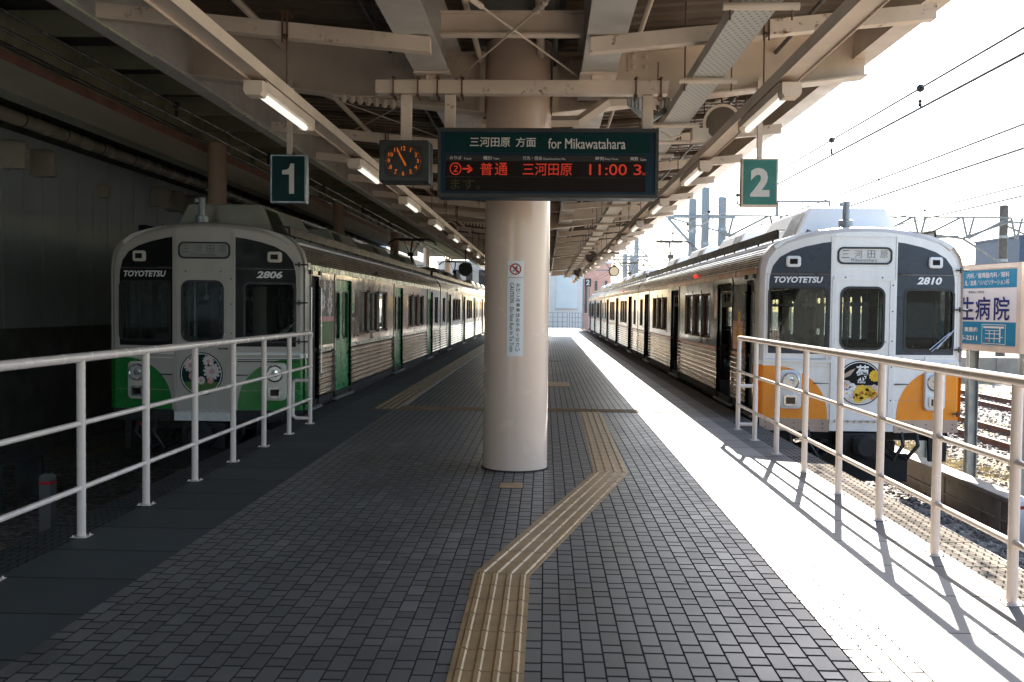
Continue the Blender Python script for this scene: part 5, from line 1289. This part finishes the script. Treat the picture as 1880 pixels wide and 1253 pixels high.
m_ = MB(); m_.plate([(.11,z1-.36),(LB-.11,z1-.36),(LB-.11,z1-.085),(.11,z1-.085)], [], fb, .002, .008); m_.plate([(.11,z0+.105),(LB-.11,z0+.105),(LB-.11,z0+.455),(.11,z0+.455)], [], fb, .002, .008); m_.build('colour_field', M['signteal'], fc_)
rt = tuple(-bd)            # reading direction seen from the platform: far end to near end
def bt(s, sc_, z, w_, h, m, bold=.01): return text(s, w_, h, bp(sc_, z, .011), 'lettering', m, fc_, right=rt, bold=bold)
bt('内科／循環器内科／眼科', .83, z1-.165, 1.05, .085, M['signface']); bt('乱／血液／リハビリテーション科', .85, z1-.275, 1.1, .085, M['signface'])
bt('医療法人 百世会', 1.1, z1-.42, .4, .04, M['darksteel'])
for ch, s_ in (('院',.47),('病',.93),('生',1.33),('厚',1.76)): bt(ch, s_, z0+.66, .37, .36, M['signblue'], .012)
bt('東豊和', 1.22, z0+.33, .34, .075, M['signface'], .03); bt('46-2211', 1.3, z0+.2, .5, .075, M['signface'], .03)
m_ = MB()
def bar(s0_, s1_, a, b): m_.plate([(s0_,a),(s1_,a),(s1_,b),(s0_,b)], [], fb, .001, .0105)
A_, B_ = z0+.12, z0+.42
for q in ((.36,.37,A_,B_),(.93,.94,A_,B_),(.36,.94,A_,A_+.01),(.36,.94,B_-.01,B_),(.4,.9,B_-.06,B_-.03),(.5,.85,B_-.1,B_-.09),(.48,.51,A_+.03,B_-.03),(.62,.635,A_+.03,B_-.1),(.74,.755,A_+.03,B_-.1),(.5,.85,A_+.08,A_+.092),(.5,.85,A_+.15,A_+.162),(.42,.48,A_+.1,A_+.11)): bar(*q)
m_.build('street_map', M['signface'], fc_)
m_ = MB(); m_.plate([(.78,A_+.03),(.82,A_+.03),(.82,A_+.06),(.78,A_+.06)], [], fb, .001, .0105); m_.build('map_mark', M['red'], fc_)
for s_ in (.0, 1.3, 2.7):
    m_ = MB(); q = BB+bd*(s_+.05)+bn*.12; zt = z0 if s_ < .1 else z0
    m_.box(q.x-.075, q.x+.075, q.y-.01, q.y+.01, -1.5, zt-.003); m_.box(q.x-.075, q.x-.063, q.y-.075, q.y+.075, -1.5, zt-.003); m_.box(q.x+.063, q.x+.075, q.y-.075, q.y+.075, -1.5, zt-.003); m_.build('post', M['galv'], t)
m_ = MB(); m_.box(BB.x-.9, BB.x+.1, BB.y+.2, BB.y+.24, z1+.0, z1+.02) if 0 else m_.tube([bp(0,z1+.02,-.2), bp(LB,z1+.02,-.2)], .012, 6); m_.build('top_wire', M['darksteel'], t)
# second plain sign cabinet beside it
t = thing('plain_sign_cabinet', (7.35, 14.2, -1.46), 'plain beige sign cabinet butting against the hospital billboard', 'sign cabinet')
m_ = MB(); m_.box(6.97, 8.6, 14.0, 14.55, .86, 2.3); m_.build('cabinet', M['creamsign'], t, bevel=.01)
m_ = MB(); [m_.box(x-.06, x+.06, 14.1, 14.4, -1.46, .857) for x in (7.9,)]; m_.build('post', M['galv'], t)

# ================= masts and gantries =================
def mast(x, y, zt, r_, m, lab, cap=True):
    t = thing('overhead_line_mast', (x, y, -1.46), lab, 'mast', 'masts of the overhead line')
    m_ = MB(); m_.lathe((x,y,-1.46), (0,0,1), [(r_*1.12,0),(r_,zt+1.46-.15),(r_*.97,zt+1.46-.02),(r_*.8,zt+1.46)], 16); m_.build('pole', m, t, smooth=True)
    m_ = MB(); [m_.lathe((x,y,z), (0,0,1), [(r_*1.1,0),(r_*1.1,.14)], 16) for z in (zt-1.7, zt-2.9)]; m_.build('band', M['galv'], t)
    return t
def gantry(y, xa, xb, zt, dep, n, lab, r_=.05, m='greysteel'):
    t = thing('overhead_gantry', ((xa+xb)/2, y, zt-dep), lab, 'gantry', 'lattice gantries across the tracks')
    for q in (-.25, .25):
        m_ = MB(); m_.box(xa, xb, y+q-r_, y+q+r_, zt-r_, zt+r_); m_.box(xa, xb, y+q-r_, y+q+r_, zt-dep-r_, zt-dep+r_) if dep > .3 else None
        m_.build('chord', M[m], t)
    m_ = MB()
    if dep > .3:
        for i in range(n):
            x0 = xa+(xb-xa)*i/n; x1 = xa+(xb-xa)*(i+1)/n; a, b = (zt, zt-dep) if i%2 else (zt-dep, zt)
            for q in (-.25,.25): m_.tube([(x0,y+q,a),(x1,y+q,b)], r_*.7, 5)
            m_.tube([(x1,y-.25,zt),(x1,y+.25,zt)], r_*.6, 5)
    if m_.v: m_.build('lattice', M[m], t)
    return t
mast(23.4, 52, 7.0, .21, M['brownpole'], 'dark weathered mast rising behind the hospital billboard')
mast(7.25, 50, 7.0, .19, M['bluegrey'], 'shorter grey mast nearest the canopy of three together')
mast(7.98, 50.6, 7.65, .2, M['bluegrey'], 'tallest grey mast, middle of three together')
mast(8.72, 50, 7.1, .2, M['bluegrey'], 'grey mast of three together, on the number 2 sign side')
# main gantry: triangular truss
t = thing('overhead_gantry', (15, 51, 5.2), 'long lattice gantry running from the three masts to the dark mast', 'gantry', 'lattice gantries across the tracks')
m_ = MB(); m_.box(6.2, 23.3, 50.9, 51.0, 6.22, 6.3); m_.build('chord', M['truss'], t)
m_ = MB()
xs = [8.9+2.4*i for i in range(7)]
for i, x in enumerate(xs):
    m_.tube([(x,50.95,6.25),(x+.25,50.95,5.2)], .065, 5); m_.tube([(x+.55,50.95,6.25),(x+.3,50.95,5.2)], .065, 5)
    if i < 6: m_.tube([(x+.3,50.95,5.2),(x+2.3,50.95,6.25)], .06, 5)
m_.tube([(18.5,50.95,5.2),(20.7,50.95,5.3)], .065, 5); m_.tube([(20.9,50.95,5.2),(23.3,50.95,3.7)], .07, 5); m_.tube([(17.5,50.95,5.6),(20.9,50.95,5.2)], .065, 5); m_.tube([(20.9,50.95,5.2),(23.3,50.95,6.1)], .065, 5)
m_.build('lattice', M['truss'], t)
m_ = MB(); m_.box(23.5, 40, 51.9, 52.0, 6.05, 6.15); m_.tube([(23.6,51.95,5.9),(29,51.95,3.4)], .06, 5); m_.tube([(23.6,51.95,3.8),(29,51.95,5.6)], .065, 5); m_.build('far_arm', M['truss'], t)
m_ = MB(); m_.box(5.8, 9.3, 49.6, 49.75, 6.0, 6.12); m_.tube([(6.0,49.7,6.0),(8.4,49.7,3.4)], .08, 6); m_.tube([(6.1,49.7,6.0),(9.2,49.7,5.2)], .05, 6) ; m_.build('bracket', M['bluegrey'], t)
m_ = MB(); m_.box(11.55,11.7,50.9,51.0,6.3,7.0); m_.box(11.55,14.3,50.9,51.0,6.95,7.05); m_.box(14.2,14.3,50.9,51.0,6.75,6.95); m_.tube([(12.9,50.95,6.95),(12.9,50.95,6.5)], .03, 5); m_.build('top_portal', M['bluegrey'], t)
# further masts and gantries down the line
for x, y, zt, lab in ((9.0,100,8.6,'tall grey mast over the far end of the orange train'),(8.2,104,7.2,'shorter far mast beside the tall one'),(9.6,112,7.5,'far mast just right of the tall one'),(7.6,135,8.8,'most distant mast near the small number 2 sign'),(11.2,118,5.5,'low far mast behind the orange train roof')):
    mast(x, y, zt, .25, M['bluegrey'], lab)
for i, (y, zt) in enumerate(((84,5.6),(98,6.6),(112,8.2),(126,9.0),(140,10.2),(160,7.2),(185,6.4))):
    gantry(y, 4.2, 9+i*1.2, zt, .9 if i < 5 else .2, 8, f'{WORDS[i+1]} lattice gantry beyond the main one down the line', .045, 'bluegrey')

# ================= beyond the tracks and at the far end =================
w_ = MB(); w_.box(17, 70, 43, 44, -1.5, -.42); [w_.box(17+i*2.2, 17.14+i*2.2, 42.96, 42.997, -1.5, -.42) for i in range(24)]
solo(w_, 'retaining_wall', M['wallconc'], 'dark stained retaining wall across the tracks under the billboard', 'wall')
def house(name, x0, x1, y0, y1, zt, m, lab, cols=3, rows=2, wm='farglass', roof=None, ws=.5):
    t = thing(name, ((x0+x1)/2, (y0+y1)/2, -1.46), lab, 'building')
    m_ = MB(); m_.box(x0, x1, y0, y1, -1.46, zt); m_.build('wall', M[m], t)
    m_ = MB(); m_.box(x0-.15, x1+.15, y0-.15, y1+.15, zt+.003, zt+.25); m_.build('roof', M[roof or m], t)
    dx = (x1-x0)/cols; dz = (zt+1)/rows
    for i in range(cols):
        for j in range(rows):
            a = x0+dx*(i+.5-ws/2); c = -.6+dz*(j+.25); m_ = MB(); m_.box(a, a+dx*ws, y0-.05, y0-.003, c, c+dz*.45); f = m_.build('window', M[wm], t)
            m_ = MB(); m_.box(a-.08, a+dx*ws+.08, y0-.12, y0-.003, c-.1, c-.02); m_.build('sill', M['greysteel'], f)
    return t
house('apartment_block', 55, 80, 118, 130, 10.3, 'farblue', 'dark blue building beyond the dark mast', 6, 3)
house('white_shed', .3, 3.2, 84, 96, 7.2, 'farwhite', 'white building closing the view at the platform end', 1, 1, 'wallpanel', ws=.6)
house('brick_building', 3.25, 6.0, 92, 100, 5.6, 'farpink', 'pink brick building beside the white one at the platform end', 3, 1, 'farglass', 'farwhite', ws=.25)
house('tower_block', 3.4, 4.8, 128, 134, 12, 'farpink', 'taller pink tower behind the pink brick building', 2, 5, 'farglass', ws=.35)
house('green_roofed_house', 7, 10.5, 150, 160, 4.4, 'farblue', 'small blue grey house seen between the two far sign posts', 3, 2)
house('office_building', -22, -10.6, 66, 90, 12, 'farwhite', 'sunlit white office seen past the end of the hall above the green train', 6, 4)
house('low_white_building', -9.8, -5.2, 90, 100, 5.4, 'farwhite', 'low white building beyond the green train and hall end', 4, 2)
# white balustrade seen through the hall opening
t = thing('balcony_railing', (-9.6, 62, 2.6), 'white barred balcony railing beyond the hall end', 'railing')
m_ = MB(); m_.box(-10.5, -7.6, 61.9, 62.0, 4.0, 4.08); m_.box(-10.5, -7.6, 61.9, 62.0, 3.0, 3.08); [m_.box(-10.5+i*.14, -10.46+i*.14, 61.93, 61.97, 3.08, 4.0) for i in range(21)]; m_.box(-10.6,-7.5,61.8,62.3,2.6,2.98); m_.build('bars', M['farwhite'], t)
# far platform sign on two posts
t = thing('platform_number_sign', (5.6, 70, -1.4), 'small dark far sign with a number 2 on tall posts at the platform end', 'sign')
for x in (2.62, 3.05):
    m_ = MB(); m_.box(x-.045, x+.045, 69.95, 70.05, 0, 3.55 if x < 2.7 else 2.95); m_.build('post', M['bluegrey'], t)
m_ = MB(); m_.box(2.57, 3.0, 66.2, 66.28, 2.93, 3.46) ; m_.build('face', M['charcoal'], t)
text('2', None, .36, (2.785, 66.19, 3.2), 'lettering', M['signwhite'], t, bold=.04)
# end fences
def fence(x0, x1, y, lab):
    t = thing('end_fence', ((x0+x1)/2, y, 0), lab, 'fence')
    m_ = MB(); [m_.box(x0, x1, y-.015, y+.015, z, z+.03) for z in (.1,.45,.8,1.12)]; m_.build('rail', M['bluegrey'], t)
    for i in range(5):
        x = x0+(x1-x0)*i/4; m_ = MB(); m_.box(x-.02, x+.02, y-.02, y+.02, 0, 1.15); m_.build('post', M['bluegrey'], t)
fence(.2, 1.6, 73.4, 'grey tube fence across the platform end'); fence(1.75, 2.6, 72.6, 'narrow grey gate fence beside the end fence')
# trees far off to close the horizon
def tree(x, y, h, r_, lab, seed):
    rnd = random.Random(seed); t = thing('broadleaf_tree', (x, y, -1.46), lab, 'tree', 'far trees')
    m_ = MB(); m_.tube([(x,y,-1.46),(x+.1,y,-1.46+h*.5),(x,y,-1.46+h*.8)], .2, 8, r2=.05)
    for k in range(5): a = rnd.uniform(0,6.3); m_.tube([(x+.05,y,-1.46+h*.45),(x+math.cos(a)*r_*.6,y+math.sin(a)*r_*.6,-1.46+h*rnd.uniform(.6,.85))], .07, 5, r2=.02)
    m_.build('trunk', M['brownpole'], t)
    m_ = MB(); cl = [(rnd.uniform(-1,1)*r_*.7, rnd.uniform(-1,1)*r_*.7, rnd.uniform(.45,.95)*h, rnd.uniform(.25,.5)*r_) for _ in range(12)]
    for _ in range(2600):
        c = rnd.choice(cl); d = Vector((rnd.gauss(0,1), rnd.gauss(0,1), rnd.gauss(0,1))).normalized()*c[3]*rnd.random()**.4
        p = Vector((x+c[0], y+c[1], -1.46+c[2]))+d; a = Vector((rnd.gauss(0,1), rnd.gauss(0,1), rnd.gauss(0,1))).normalized()*.14; b = a.orthogonal().normalized()*.1
        m_.add([p-a, p+b, p+a, p-b], [(0,1,2,3)])
    m_.build('crown', M['leaf'], t)
tree(5.3, 112, 4.6, 1.6, 'dark green tree between the far sign posts', 1)
tree(12, 150, 5, 2.5, 'far tree right of the rails', 2)

t = thing('reflection_blocker', (17, -15, -1.46), 'low dark block added out of view to darken reflections in the train windows', 'building')  # unseen block added to keep bright sky out of the train's front glass
m_ = MB(); m_.box(6.2, 30, -18, -14.2, -1.46, 3.4); m_.build('wall', mat('dark reflection blocker', (.03,.028,.025), .8), t)
m_ = MB(); m_.box(6.1, 30.2, -18.2, -14.0, 3.403, 3.6); m_.build('roof', M['darksteel'], t)
for i in range(6):
    m_ = MB(); m_.box(8+3.4*i, 9.8+3.4*i, -14.197, -14.15, .3, 1.9); m_.build('window', M['farglass'], t)
